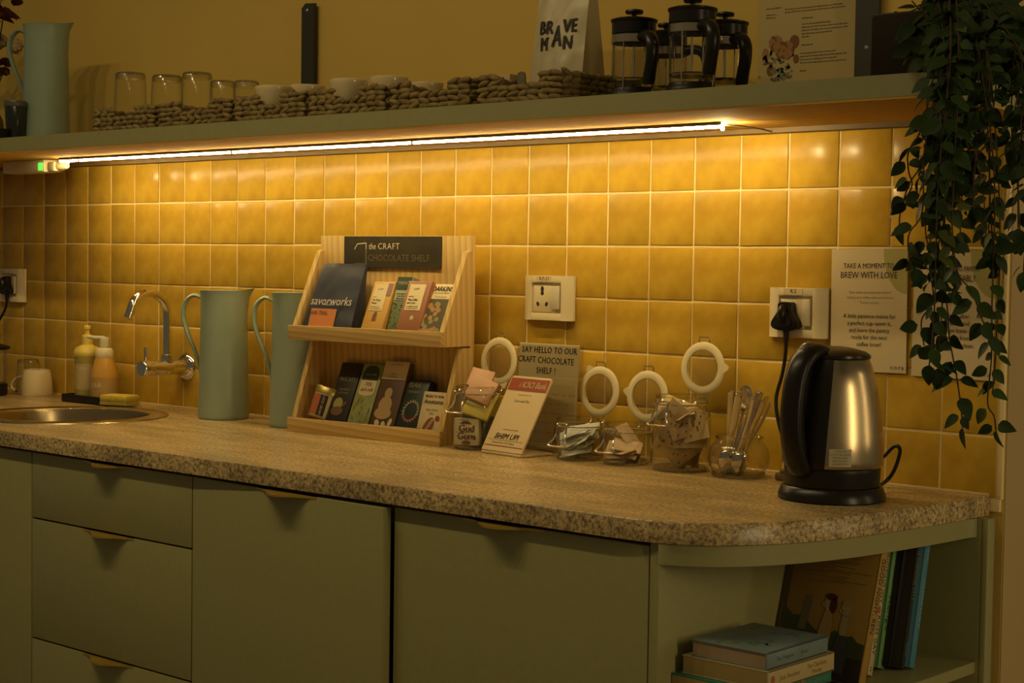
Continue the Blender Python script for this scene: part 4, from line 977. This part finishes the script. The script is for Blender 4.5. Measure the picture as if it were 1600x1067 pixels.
lb = obj('rating_sticker', st, mat('sticker_grey', (.50, .43, .28), .6), c)
m = MB()
for k in range(5):
    q = radians(46.5); rr_ = .0792-.0009*(k < 2)*0
    m.text(('ATTENTION', 'DO NOT FILL ABOVE', 'THE MAX MARK', 'RISK OF BURNS', 'CONTENTS HOT')[k], .0042, Matrix.Translation((rr_*cos(q), rr_*sin(q), .0595-.0048*k)) @ RZ(q+pi/2) @ RX(pi/2), sx=.75)
obj('lettering', m, INK2, lb)
pts = [PY(-.033, 1227, 521), PY(-.033, 1228, 545), PY(-.035, 1223, 582), PY(-.04, 1213, 620), PY(-.05, 1215, 652), PY(-.06, 1226, 690), PY(-.075, 1246, 735)]
pr = plugR.location
obj('cord', MB().tube([Vector((0, -.009, -.043))] + [q-pr for q in pts + [Vector((pts[-1].x+.02, -.09, ZC+.008)), Vector((KX-.03, KY+.086, ZC+.012))]], .0034, 8, smooth=5), BLACKP, plugR)
pts = [Vector((KX+.03, KY+.080, ZC+.012)), PY(-.085, 1384, 752), PY(-.08, 1397, 735), PY(-.075, 1406, 708), PY(-.075, 1404, 698), PY(-.075, 1396, 698), PY(-.08, 1383, 711), PY(-.09, 1372, 722)]
obj('cord', MB().tube([q-Vector((KX, KY, ZC)) for q in pts], .0032, 8, smooth=5), BLACKP, kbase)
p = PZ(ZC, 1206, 752)
c = tag(obj('folded_wrapper', MB().box((0, 0, .007), (.040, .022, .013), .003).box((.004, -.004, .0165), (.03, .016, .006), .002), mat('brown_wrapper', (.16, .10, .035), .6)), 'small brown folded wrapper between the spoon jar and kettle', 'wrapper'); c.location = (p.x+.012, p.y+.03, ZC); c.rotation_euler = (0, 0, .3)

# ================================================================== BOOKS
def book(label, loc, rot, t, w, h, col, spine_txt=(), tcol=None, group='books standing in the open shelf', pages=True, name='book'):
    """spine on the local +x side at x=0, front cover on -y, boards w wide, h tall, t thick"""
    c = thing(name, label, 'book', (loc[0], loc[1], loc[2]+t*sin(-rot[0])), rot, group)
    cv = MB().b2((-w, 0, 0), (0, .0022, h), .0005).b2((-w, t-.0022, 0), (0, t, h), .0005).b2((-.003, 0, 0), (0, t, h), .0006)
    obj('cover', cv, col, c)
    obj('pages', MB().b2((-w+.003, .0022, .003), (-.003, t-.0022, h-.003)), mat('book_pages', (.46, .36, .19), .9), c)
    if spine_txt:
        m = MB()
        for s, size, z, dy, sx in spine_txt: m.text(s, size, SPINE(.0004, t/2+dy, z), sx=sx)
        obj('lettering', m, tcol, c)
    return c
LB = radians(-16)
def at(px, py): return PZ(ZN, px, py)
BLUEB = mat('sky_blue_book', (.09, .26, .36), .5); GREENB = mat('leaf_green_book', (.17, .36, .13), .5); CREAMB = mat('cream_book', (.56, .44, .24), .6)
BLKB = mat('black_book', (.014, .012, .009), .45); BLKB2 = mat('black_brown_book', (.03, .024, .012), .5); TANB = mat('ochre_book', (.40, .24, .045), .55)
z0 = ZN+.0005
def yb(px, py=1050): return at(px, py)
# standing books, rearmost first; each leans back on its neighbour
b0 = at(1421, 1049)
book('sky blue paperback, rearmost of the standing books against the back panel', (b0.x, b0.y, z0), (LB, 0, radians(6)), .021, .105, .215, BLUEB, [('OLIVIA DALE', .012, .10, .002, 1.1), ('SPOILER', .010, .185, .002, 1)], mat('pale_blue_print', (.34, .46, .48), .6))
b1 = at(1408, 1050)
book('thin black brown book with pale spine lettering next to the blue paperback', (b1.x, b1.y, z0), (LB, 0, radians(6)), .018, .105, .222, BLKB2, [('THE PARADISE CITY', .011, .150, .0, .9), ('NOVEL', .007, .03, 0, 1)], mat('tan_print', (.34, .27, .13), .6))
b2 = at(1388, 1050)
book('thick plain black book between the green and black brown books', (b2.x, b2.y, z0), (LB, 0, radians(6)), .030, .108, .210, BLKB)
b3 = at(1371, 1051)
book('leaf green book with a tall script title, in the standing row', (b3.x, b3.y, z0), (LB, 0, radians(6)), .026, .105, .190, GREENB, [('David Epstein', .012, .160, .002, 1), ('Range', .021, .085, 0, 1.1), ('R', .012, .012, 0, 1)], mat('dark_green_ink', (.05, .11, .04), .7))
b4 = at(1355, 1060)
c = book('cream book with black and red spine lettering in front of the green book', (b4.x, b4.y, z0), (LB, 0, radians(4)), .018, .108, .196, CREAMB, [('INCITING JOY', .0125, .150, .001, 1), ('ROSS GAY', .0125, .062, .001, 1.05), ('AB', .006, .010, 0, 1)], INK)
obj('printed_dot', MB().disc(.006, .004, SPINE(.0004, .009, .100)), mat('print_red', (.42, .12, .07), .6), c)
b5 = at(1341, 1078)
c = book('ochre picture book with two people and bushes on its cover, frontmost standing book', (b5.x, b5.y, z0), (LB, 0, radians(-3)), .018, .150, .232, TANB, [('GOOD NIGHT, REN', .0135, .135, 0, .95)], INK)
m = MB(); F = FRONT(-.075, -.0004, -.038)
m.poly([(-.075, .038), (.073, .038), (.073, .098), (.060, .100), (.050, .108), (.035, .104), (.020, .112), (.004, .103), (-.014, .106), (-.030, .116), (-.045, .126), (-.060, .124), (-.075, .134)], F); obj('printed_bushes', m, mat('print_dark_green', (.06, .075, .025), .7), c)
m = MB().poly([(-.075, .038), (.073, .038), (.073, .075), (-.075, .075)], F @ T(0, 0, .0002)); obj('printed_ground', m, mat('print_dark_brown', (.035, .025, .008), .7), c)
m = MB().poly([(-.048, .105), (-.034, .105), (-.030, .150), (-.034, .158), (-.042, .157)], F @ T(0, 0, .0003)); obj('printed_post', m, mat('print_grey', (.17, .15, .10), .7), c)
Q = lambda k: F @ T(0, 0, .0001*k)
m = MB(); m.disc(.0095, .0115, Q(4), .002, .150).disc(.0040, .0030, Q(4), -.007, .147).disc(.0090, .0115, Q(4), .033, .146).disc(.0040, .0030, Q(4), .0245, .142)
m.poly([(.028, .136), (.037, .136), (.040, .112), (.036, .104), (.028, .104), (.026, .114)], Q(4)); obj('printed_faces', m, mat('print_cream', (.46, .36, .17), .7), c)
m = MB(); m.disc(.0065, .0125, Q(6), .009, .148).disc(.0105, .0055, Q(6), .004, .160); obj('printed_hair', m, mat('print_maroon', (.10, .02, .012), .7), c)
m = MB(); m.disc(.0105, .0050, Q(6), .035, .155); m.poly([(-.003, .140), (.008, .140), (.013, .118), (.012, .090), (-.012, .090), (-.008, .118)], Q(6)); obj('printed_clothes', m, mat('print_tan', (.46, .31, .13), .6), c)
m = MB().poly([(.025, .106), (.040, .106), (.046, .080), (.044, .050), (.018, .050), (.020, .085)], Q(6)); obj('printed_coat', m, mat('print_slate', (.06, .07, .07), .7), c)
m = MB()
for k in range(16): m.rect(.03+.015*(k % 4), .0007, F @ T(0, 0, .0003), -.030+.015*((k*7) % 5), .180+.003*k)
obj('printed_strokes', m, mat('print_brown_line', (.26, .15, .03), .7), c)
# flat pile
pc = PX(2.842, 1199, 1021)
px0, py0, zt = 2.842, pc.y, pc.z
def flat(label, dx, dy, w, l, t, ztop, col, rz=0, txt=(), tcol=None, pagec=None, hard=True):
    c = thing('book', label, 'book', (px0+dx, py0+dy, ztop-t), rz, 'books piled flat in the open shelf')
    obj('cover', MB().b2((-w, 0, 0), (0, l, .0022), .0005).b2((-w, 0, t-.0022), (0, l, t), .0005).b2((-.003, 0, 0), (0, l, t), .0006), col, c)
    obj('pages', MB().b2((-w+.002, .002 if hard else .0004, .0022), (-.003, l-.002, t-.0022)), pagec or mat('book_pages', (.46, .36, .19), .9), c)
    if txt:
        m = MB()
        for s, y, z, size, sx in txt: m.text(s, size, SIDE(.0004, y, z), sx=sx)
        obj('lettering', m, tcol, c)
    return c
PBLU = mat('grey_blue_book', (.20, .27, .26), .5, var=.2, vscale=25); CRM2 = mat('cream_book_two', (.52, .40, .18), .6); TEALB = mat('teal_book', (.03, .20, .13), .5); NAVB = mat('navy_book', (.03, .07, .12), .5); GRN2 = mat('bright_green_book', (.10, .34, .07), .5)
PG1 = mat('pink_pages', (.42, .30, .17), .9); PG2 = mat('yellow_pages', (.40, .28, .09), .9)
c = flat('grey blue hardback lying on top of the book pile', 0, 0, .128, .158, .024, zt, PBLU, 0, [('The Penguin', .045, .012, .009, 1), ('Book', .095, .012, .008, 1)], mat('slate_print', (.12, .17, .16), .6), PG1)
m = MB(); rd = random.Random(6)
for k in range(12): m.disc(.008, .003, T(0, 0, .0242), rd.uniform(-.115, -.01), rd.uniform(.01, .15), 7, rd.uniform(0, 3))
obj('printed_leaves', m, mat('slate_print', (.12, .17, .16), .6), c)
obj('printed_mark', MB().disc(.008, .004, T(0, 0, .0243), -.078, .022).disc(.006, .003, T(0, 0, .0243), -.100, .10), mat('print_ochre', (.34, .26, .06), .7), c)
z1 = zt-.0243
c = flat('cream paperback second from the top of the book pile', .004, -.002, .146, .172, .027, z1, CRM2, 0, [('Just Another', .055, .013, .010, 1), ('The Charlotte', .125, .017, .009, 1), ('Monday', .125, .008, .008, 1)], mat('gold_brown_print', (.30, .21, .08), .6), PG2, False)
obj('printed_dot', MB().disc(.005, .006, SIDE(.0005, .011, .0135)), mat('print_red', (.42, .12, .07), .6), c)
z2 = z1-.0273
c = flat('teal book with red tab on its spine, third in the book pile', .000, -.010, .155, .180, .018, z2, TEALB, 0, [('THE WORLD THAT WE KNEW', .055, .009, .0095, .8), ('THE UNDERTOW', .140, .009, .008, 1)], mat('teal_print', (.22, .34, .22), .6), PG2, False)
obj('red_tab', MB().rect(.008, .017, SIDE(.0005, .102, .009)), mat('print_red', (.42, .12, .07), .6), c)
z3 = z2-.0183
flat('navy book with two rows of pale capitals low in the book pile', -.002, -.010, .155, .176, z3-ZN-.0005, z3, NAVB, 0, [('SCHOOL BOARD', .065, (z3-ZN)*.72, .0125, .95), ('OF THE STORM', .085, (z3-ZN)*.28, .0125, .95)], mat('pale_print', (.62, .56, .36), .6), PG2, False)

# ================================================================== WOVEN BASKETS
def strand(w, d, z, dip=None, seed=0, hgt=.0108, step=.024):
    """one braided row of seagrass round the basket; dip = (x0, x1) leaves the scooped front open"""
    rd = random.Random(seed); m = MB(); th = .0075
    pts = []
    n = round(w/step); pts += [(-w/2+w*(i+.5)/n, 0, 0) for i in range(n)]
    nd = round((d-.01)/step); pts += [(w/2, .005+(d-.01)*(i+.5)/nd, pi/2) for i in range(nd)]
    pts += [(w/2-.005-(w-.01)*(i+.5)/n, d, pi) for i in range(n)]; pts += [(-w/2, d-.005-(d-.01)*(i+.5)/nd, -pi/2) for i in range(nd)]
    for x, y, a in pts:
        if dip and a == 0 and dip[0] < x < dip[1]: continue
        M = T(x, y, z+rd.uniform(-.001, .001)) @ RZ(a) @ RY(radians((-13 if seed % 2 else 10)+rd.uniform(-16, 16)))
        m.ell((0, 0, 0), (step*.70*rd.uniform(.85, 1.1), th*rd.uniform(.7, 1.15), hgt*.56*rd.uniform(.85, 1.15)), 9, 6, M)
    return m
def make_basket(label, x, w, d=.20, y=-.333, top=.050):
    c = thing('seagrass_basket', label, 'basket', (x, y, ZS), 0, 'woven seagrass baskets on the upper shelf')
    wall_ = MB(); t = .006; dh = .027; a0, a1 = -w*.20, w*.22
    q = .004; wi = w/2-q; y0_ = q; y1_ = d-q
    wall_.b2((-wi, y0_-t/2, .001), (wi, y0_+t/2, dh-.004)).b2((-wi, y0_-t/2, dh-.004), (a0-.004, y0_+t/2, top-.004)).b2((a1+.004, y0_-t/2, dh-.004), (wi, y0_+t/2, top-.004))
    wall_.b2((-wi, y1_-t/2, .001), (wi, y1_+t/2, top-.004)).b2((-wi-t/2, y0_, .001), (-wi+t/2, y1_, top-.004)).b2((wi-t/2, y0_, .001), (wi+t/2, y1_, top-.004)).b2((-wi, y0_, .001), (wi, y1_, .005))
    obj('liner', wall_, mat('seagrass_dark', (.20, .14, .055), .9), c)
    rows = 5
    for k in range(rows):
        z = .006+k*(top-.010)/(rows-1)
        obj('woven_strand', strand(w, d, z, (a0, a1) if z > dh else None, k+int(x*100)), GRASS, c, ang=89)
    return c
edges = [(.908, 1.140), (1.146, 1.396), (1.399, 1.619), (1.623, 1.842), (1.847, 2.056), (2.068, 2.266)]
labs = ['first seagrass basket from the jug, holding one tall upturned glass', 'seagrass basket holding two tall upturned glasses', 'seagrass basket with short glasses behind and a white bowl in its dip', 'seagrass basket directly right of the left bracket, a white bowl in its dip', 'seagrass basket with a low white bowl, fifth from the jug', 'seagrass basket holding sugar box and the white coffee bag']
for (a, b), l in zip(edges, labs): make_basket(l, (a+b)/2, b-a-.012, d=.22 if a > 2 else .20)
# glasses and bowls in the baskets
ZI = ZS+.0055
def tumbler(label, px, y, r0, r1, h, ztop=None):
    x = PY(y, px, 130).x
    c = thing('tumbler_glass', label, 'glass', (x, y, ZI), 0, 'upturned glasses in the baskets')
    obj('glass_wall', MB().lathe([(r0, 0), (r0+.0005, .002), (r1, h-.004), (r1-.003, h), (0, h)], 28), GLASS_T, c)
    obj('glass_base', MB().lathe([(r1-.0035, h-.014), (r1-.001, h-.010), (r1-.001, h-.004), (r1-.004, h-.001), (0, h-.001)], 28), GLASS_D, c); return c
tumbler('tall clear upturned glass, the first one right of the jug', 204, -.27, .037, .033, .128)
tumbler('tall clear upturned glass, left of the pair in the second basket', 261, -.27, .036, .032, .114)
tumbler('tall clear upturned glass, right of the pair in the second basket', 308, -.22, .036, .032, .122)
tumbler('short clear upturned glass at left of the third basket', 348, -.25, .027, .026, .094)
tumbler('short clear upturned glass between its twin and the white bowl', 385, -.25, .027, .026, .089)
def bowl(label, px, y, r, h):
    x = PY(y, px, 140).x
    c = thing('white_bowl', label, 'bowl', (x, y, ZI), 0, 'white cups and bowls in the baskets')
    obj('body', MB().lathe([(0, 0), (r*.55, 0), (r*.62, .003), (r*.80, h*.30), (r*.97, h*.86), (r, h*.94), (r*.985, h*.985), (r*.94, h), (r*.90, h*.985), (r*.88, h*.9), (r*.70, h*.25), (0, h*.1)], 36), CERAM, c); return c
bowl('white ceramic bowl standing in the dip of the third basket', 428, -.285, .039, .067)
bowl('white ceramic bowl behind the seam of the third and fourth baskets', 480, -.215, .037, .074)
bowl('white ceramic bowl standing in the dip of the fourth basket', 545, -.285, .038, .067)
bowl('white ceramic bowl peeking over the fourth and fifth basket seam', 608, -.215, .038, .076)
bowl('low white ceramic bowl inside the fifth basket', 667, -.22, .032, .058)
# little packets in the last basket
x = PY(-.20, 764, 118).x
c = tag(obj('paper_packet', MB().box((0, 0, .030), (.075, .05, .060), .003), mat('tan_packet', (.52, .37, .14), .7)), 'flat tan paper packet leaning out of the last basket', 'packet'); c.location = (x+.006, -.20, ZI); c.rotation_euler = (0, radians(4), 0)
x = PY(-.22, 796, 115).x
c = tag(obj('sugar_box', MB().box((0, 0, .030), (.030, .03, .060), .002), mat('beige_box', (.54, .40, .17), .7)), 'small beige box inside the last basket', 'box'); c.location = (x, -.22, ZI)
x = PY(-.24, 815, 118).x
c = tag(obj('grey_card', MB().prism(smooth2([(-.009, 0), (-.009, .052), (-.005, .060), (.005, .060), (.009, .052), (.012, .02), (.022, 0)], 4), -.0015, .0015, Matrix(((1, 0, 0, 0), (0, 0, 1, 0), (0, 1, 0, 0), (0, 0, 0, 1)))), mat('grey_card', (.16, .14, .08), .6)), 'grey curved tag between the beige box and coffee bag', 'tag'); c.location = (x, -.24, ZI)
# coffee bag
bgx = (PY(-.20, 828, 80).x+PY(-.20, 906, 80).x)/2
c = thing('coffee_bag', 'large white coffee bag standing in the last basket', 'bag', (bgx, -.200, ZI), radians(2))
pm = bag_mesh(.122, .235, .075, .112, .006, seed=11, nx=12, nz=14, wob=.0025)
obj('pouch', pm, mat('silver_white_bag', (.56, .47, .27), .34, var=.12, vscale=6, bump=.6, bscale=14), c, ang=70)
M_ = face_m((-.002, 0, .128), (1, 0, 0), (0, 0, 1))
m = MB(); m.text('BR', .034, M_ @ T(-.026, .014), sx=.80, off=.03); m.text('VE', .034, M_ @ T(.028, .014), sx=.80, off=.03); m.text('A', .054, M_ @ T(.003, -.004), sx=.60, off=.02)
m.text('M', .034, M_ @ T(-.026, -.016), sx=.80, off=.03); m.text('N', .034, M_ @ T(.027, -.016), sx=.80, off=.03)
bv = BVHTree.FromPolygons(pm.v, pm.f)
def lay(p):
    h = bv.ray_cast(Vector((p[0], -.3, p[2])), Vector((0, 1, 0)))[0]
    return (p[0], (h.y if h else 0)-.0020, p[2])
m.v = [lay(p) for p in m.v]
obj('lettering', m, INK, c)

# ================================================================== FRENCH PRESSES
def french_press(label, px, y, H, r=.037, rz=12):
    x = PY(y, px, 90).x
    c = thing('french_press', label, 'french press', (x, y, ZS), radians(rz), 'french presses on the upper shelf')
    obj('base', MB().lathe([(0, 0), (r+.004, 0), (r+.005, .003), (r+.004, .010), (r+.001, .013), (r, .018), (0, .018)], 36), BLACKP, c)
    obj('glass_wall', MB().lathe([(0, .019), (r*.93, .019), (r, .026), (r, H-.034)], 36), GLASS_T, c)
    obj('band', MB().lathe([(r+.0008, H-.054), (r+.0018, H-.053), (r+.0018, H-.041), (r+.0008, H-.040)], 36), mat('band_steel', (.6, .52, .38), .25, 1), c)
    obj('lid', MB().lathe([(r-.002, H-.040), (r+.0012, H-.038), (r+.0012, H-.020), (r+.003, H-.018), (r+.0035, H-.0145), (r-.004, H-.012), (.012, H-.0105), (0, H-.0105)], 36), BLACKP2, c)
    obj('knob', MB().lathe([(.004, H-.011), (.004, H-.005), (.014, H-.004), (.0155, H-.001), (.0145, H+.002), (.008, H+.0035), (0, H+.004)], 24), BLACKP2, c)
    obj('plunger_rod', MB().lathe([(.0022, .034), (.0022, H-.02)], 8), CHROME, c)
    obj('plunger_disc', MB().lathe([(0, .030), (r-.002, .029), (r-.001, .032), (r-.003, .034), (0, .034)], 28), STEEL, c)
    for s in (.6, 2.2, 3.8, 5.4):
        obj('frame_rod', MB().tube([((r+.0015)*cos(s), (r+.0015)*sin(s), .012), ((r+.0015)*cos(s), (r+.0015)*sin(s), H-.042)], .0012, 6), CHROME, c)
    obj('handle', MB().tube([(r-.002, 0, H-.047), (r+.012, 0, H-.044), (r+.028, 0, H-.048), (r+.037, 0, H-.062), (r+.038, 0, H-.080), (r+.032, 0, H-.100), (r+.026, 0, H-.118), (r+.025, 0, H-.126)], [.009, .0085, .0085, .009, .0085, .0085, .009, .007], 12, smooth=4, sy=1.25), BLACKP2, c)
    return c
french_press('glass french press nearest the white coffee bag, black lid and handle', 990, -.265, .146, .036, -28)
french_press('glass french press mostly hidden between its two front neighbours', 1040, -.13, .142, .036, 20)
french_press('glass french press standing tallest in the middle of the front row', 1081, -.275, .152, .037, -28)
french_press('glass french press at the right end of its group, next to the paper menu', 1132, -.175, .142, .036, -28)

# ================================================================== FLOWERS AND DARK CUP AT THE LEFT END OF THE SHELF
x = PY(-.25, 24, 180).x
c = thing('black_tumbler', 'black ribbed tumbler left of the jug on the upper shelf', 'tumbler', (x, -.25, ZS))
obj('body', MB().lathe([(0, 0), (.020, 0), (.021, .002), (.0262, .098), (.0255, .099), (.020, .004), (0, .004)], 24), mat('black_glassy', (.020, .024, .020), .2), c)
obj('rim_band', MB().lathe([(.0264, .086), (.0268, .088), (.0272, .098), (.0264, .100)], 24), mat('grey_rim', (.10, .10, .07), .3), c)
x = PY(-.29, 4, 205).x
c = tag(obj('black_dish', MB().lathe([(0, 0), (.03, 0), (.036, .028), (.034, .03), (.028, .004), (0, .004)], 24), BLACKP), 'small black dish at the left edge of the upper shelf', 'dish'); c.location = (x-.02, -.30, ZS)
x = PY(-.14, -14, 160).x
fl = thing('flower_vase', 'vase of dark red leaves and round cream flowers at the upper left corner', 'vase', (x, -.14, ZS))
obj('vase', MB().lathe([(0, 0), (.03, 0), (.036, .03), (.03, .075), (.018, .10), (.02, .11), (.016, .10), (0, .02)], 28), mat('brown_vase', (.10, .07, .03), .4), fl)
RED = mat('maroon_leaf', (.10, .018, .012), .6, rnd=.3, var=.2)
tops = [PY(-.14, 0, 65), PY(-.12, 25, 72), PY(-.16, 8, 10), PY(-.13, 4, 105), PY(-.17, -20, 40), PY(-.15, -30, 80)]
lf = None; rd = random.Random(12)
def leaf_mesh(L, Wd, fold=.25, curl=.15, n=8):
    m = MB(); vs = []; fs = []
    for i in range(n+1):
        t = i/n; w = Wd/2*1.08*sin(pi*t**.72)**.85*(1-.12*t) if 0 < i < n else 0; y = L*t; z = -curl*L*t*t
        vs += [(-w, y, z+fold*w), (0, y, z), (w, y, z+fold*w)]
    for i in range(n):
        a = 3*i; fs += [(a, a+1, a+4, a+3), (a+1, a+2, a+5, a+4)]
    m.add(vs, fs); me = m.mesh('leaf'); me.shade_smooth(); return me
REDL = leaf_mesh(.055, .034); REDL.materials.append(RED)
for k, t in enumerate(tops):
    p0 = Vector((0, 0, .10)); p1 = t-fl.location
    obj('stem', MB().tube([p0, (p0+p1)/2+Vector((0, 0, .02)), p1], .0016, 6, smooth=4), STEM, fl)
    if k < 2:
        m = MB(); m.ell(p1, (.018, .018, .017), 14, 9)
        for q in range(40):
            a, b = rd.uniform(0, 2*pi), rd.uniform(-1, 1); cb = sqrt(1-b*b); m.ell((p1.x+.016*cb*cos(a), p1.y+.016*cb*sin(a), p1.z+.016*b), (.005, .005, .005), 6, 4)
        obj('flower_head', m, mat('cream_flower', (.44, .33, .17), .8), fl)
    else:
        for q in range(9):
            o = obj('leaf', REDL, None, fl); o.location = p1+Vector((rd.uniform(-.02, .02), rd.uniform(-.02, .02), rd.uniform(-.03, .03)))
            o.rotation_euler = (rd.uniform(-1, 1), rd.uniform(-1, 1), rd.uniform(0, 6.3)); o.scale = [rd.uniform(.7, 1.1)]*3

# ================================================================== HANGING PLANT
PXY = (2.905, -.20)
pl_ = thing('trailing_plant', 'large green trailing plant hanging over the right end of the shelf', 'plant', (PXY[0], PXY[1], ZS))
obj('pot', MB().b2((-.078, -.10, 0), (.035, .10, .095), .004), mat('dark_brown_pot', (.018, .009, .004), .7, spec=.2), pl_)
obj('soil', MB().b2((-.074, -.096, .0905), (.030, .096, .097)), DARK_IN, pl_)
LM1 = [leaf_mesh(.030, .0185, .2, c_) for c_ in (.1, .25, .4)]
for me in LM1: me.materials.append(LEAF)
LM2 = [leaf_mesh(.030, .0185, .3, c_) for c_ in (.1, .3)]
for me in LM2: me.materials.append(LEAF2)
rd = random.Random(77); leaves = []; base_ = pl_.location.copy()
def add_leaf(p, dirv, scale, pale=False):
    d = Vector(dirv).normalized(); up = Vector((rd.uniform(-.6, .6), rd.uniform(-1, -.1), rd.uniform(-.1, .8)))
    z = (up-d*up.dot(d)).normalized(); x = d.cross(z)
    M = Matrix(((x.x, d.x, z.x, p.x), (x.y, d.y, z.y, p.y), (x.z, d.z, z.z, p.z), (0, 0, 0, 1))) @ Matrix.Scale(scale, 4)
    leaves.append((rd.choice(LM2) if pale else rd.choice(LM1), M))
def strand_at(pts, gap=.021, size=1.0, skip0=0, pale=.05):
    P, R = catmull([Vector(p)-base_ for p in pts], [.0014]*len(pts), 6)
    obj('stem', MB().tube(P, [.0011]*len(P), 5), STEM, pl_)
    acc = 0; side = rd.choice((-1, 1))
    for a, b in zip(P, P[1:]):
        acc += (b-a).length
        if acc > gap*rd.uniform(.75, 1.2) and (b+base_).z < 2.2:
            acc = 0; t = (b-a).normalized(); side = -side
            for sgn in ((side, -side) if rd.random() < .62 else (side,)):
                out = Vector((sgn*rd.uniform(.5, 1), rd.uniform(-.6, .3), rd.uniform(-.7, .25)))+t*.35
                add_leaf(b+out.normalized()*.005, out, size*rd.uniform(.7, 1.15), rd.random() < pale)
    add_leaf(P[-1], (P[-1]-P[-3]), size)
def W_(Y, *pp): return [PY(Y, *q) for q in pp]
root = Vector((2.905, -.20, ZS+.10))
Yp = -.405
# strands readable one by one in front of the signs
strand_at([root+Vector((0, -.05, .03))]+W_(Yp, (1462, 90), (1448, 170), (1436, 210), (1419, 240), (1420, 268), (1425, 290), (1412, 315)), size=.95)
strand_at([root+Vector((0, -.05, .03))]+W_(Yp+.01, (1470, 90), (1452, 190), (1440, 255), (1422, 285), (1408, 325), (1405, 352)), size=.95)
strand_at([root+Vector((.0, -.05, .03))]+W_(Yp-.01, (1475, 90), (1446, 230), (1441, 330), (1421, 364), (1420, 395), (1428, 420)), size=1.0)
strand_at([root+Vector((.02, -.05, .03))]+W_(Yp, (1482, 90), (1455, 240), (1446, 345), (1450, 385), (1453, 420), (1458, 470), (1440, 500), (1444, 540)), size=1.0)
strand_at([root+Vector((.02, -.05, .03))]+W_(Yp+.015, (1490, 90), (1470, 250), (1453, 390), (1472, 430), (1480, 480), (1484, 530), (1495, 590), (1502, 640), (1504, 668)), gap=.026)
strand_at([root+Vector((.03, -.05, .03))]+W_(Yp-.01, (1498, 90), (1489, 300), (1488, 360), (1496, 425), (1518, 455), (1535, 500), (1547, 525)), gap=.024)
strand_at([root+Vector((.05, -.05, .03))]+W_(Yp+.02, (1530, 90), (1552, 250), (1553, 380), (1550, 470), (1549, 560), (1543, 628), (1553, 650), (1556, 672)), gap=.027, size=.85)
strand_at([root+Vector((.06, -.05, .03))]+W_(Yp+.03, (1545, 90), (1560, 280), (1562, 400), (1557, 520), (1553, 600)), gap=.03, size=.7)
strand_at([root+Vector((.02, -.05, .03))]+W_(Yp-.02, (1485, 90), (1466, 280), (1462, 420), (1459, 500), (1452, 570)), gap=.022)
strand_at([root+Vector((.03, -.05, .03))]+W_(Yp, (1500, 90), (1478, 300), (1475, 420), (1470, 510), (1466, 575)), gap=.022, size=1.05)
# the dense curtain over the shelf end
for k in range(28):
    px = rd.uniform(1448, 1622); Y = rd.uniform(-.44, -.16); px2 = px+rd.uniform(-14, 14)
    yend = rd.choice((230, 270, 310, 340, 370, 400, 430)) + rd.uniform(-20, 20)
    s_ = root+Vector((rd.uniform(-.05, .14), rd.uniform(-.12, .05), rd.uniform(0, .05)))
    strand_at([s_]+W_(Y, (px, rd.uniform(60, 110)), (px+rd.uniform(-8, 8), 190), (px2, (190+yend)/2), (px2+rd.uniform(-10, 10), yend)), gap=.023, size=rd.uniform(.8, 1.1))
# bushy crown
for k in range(26):
    Y = rd.uniform(-.36, -.08); e = PY(Y, rd.uniform(1385, 1600), rd.uniform(15, 120))
    s_ = root+Vector((rd.uniform(-.08, .06), rd.uniform(-.05, .06), -.01))
    strand_at([s_, (s_+e)/2+Vector((0, 0, .025)), e], gap=.017, size=rd.uniform(.9, 1.25), pale=.14)
strand_at([root]+W_(-.22, (1520, 60), (1560, 30), (1582, 15), (1600, -8)), gap=.022, size=1.15)
strand_at([root]+W_(-.24, (1450, 40), (1452, 12), (1462, -2)), gap=.02, size=.9)
strand_at([root]+W_(-.25, (1560, 50), (1580, 60), (1592, 80), (1604, 100)), gap=.022, size=.7)
def vis(M):                                   # nearer and lower leaves show largest
    return (M.translation+base_-CAM).length
leaves.sort(key=lambda q: vis(q[1]))
for me, M in leaves[:300]:
    o = obj('leaf', me, None, pl_); o.matrix_local = M
g1, g2 = MB(), MB()
for me, M in leaves[300:]:
    (g2 if me in LM2 else g1).add([v.co for v in me.vertices], [tuple(p.vertices) for p in me.polygons], M)
o = obj('foliage', g1, LEAF, pl_); o['kind'] = 'stuff'
if g2.v: o = obj('pale_foliage', g2, LEAF2, pl_); o['kind'] = 'stuff'
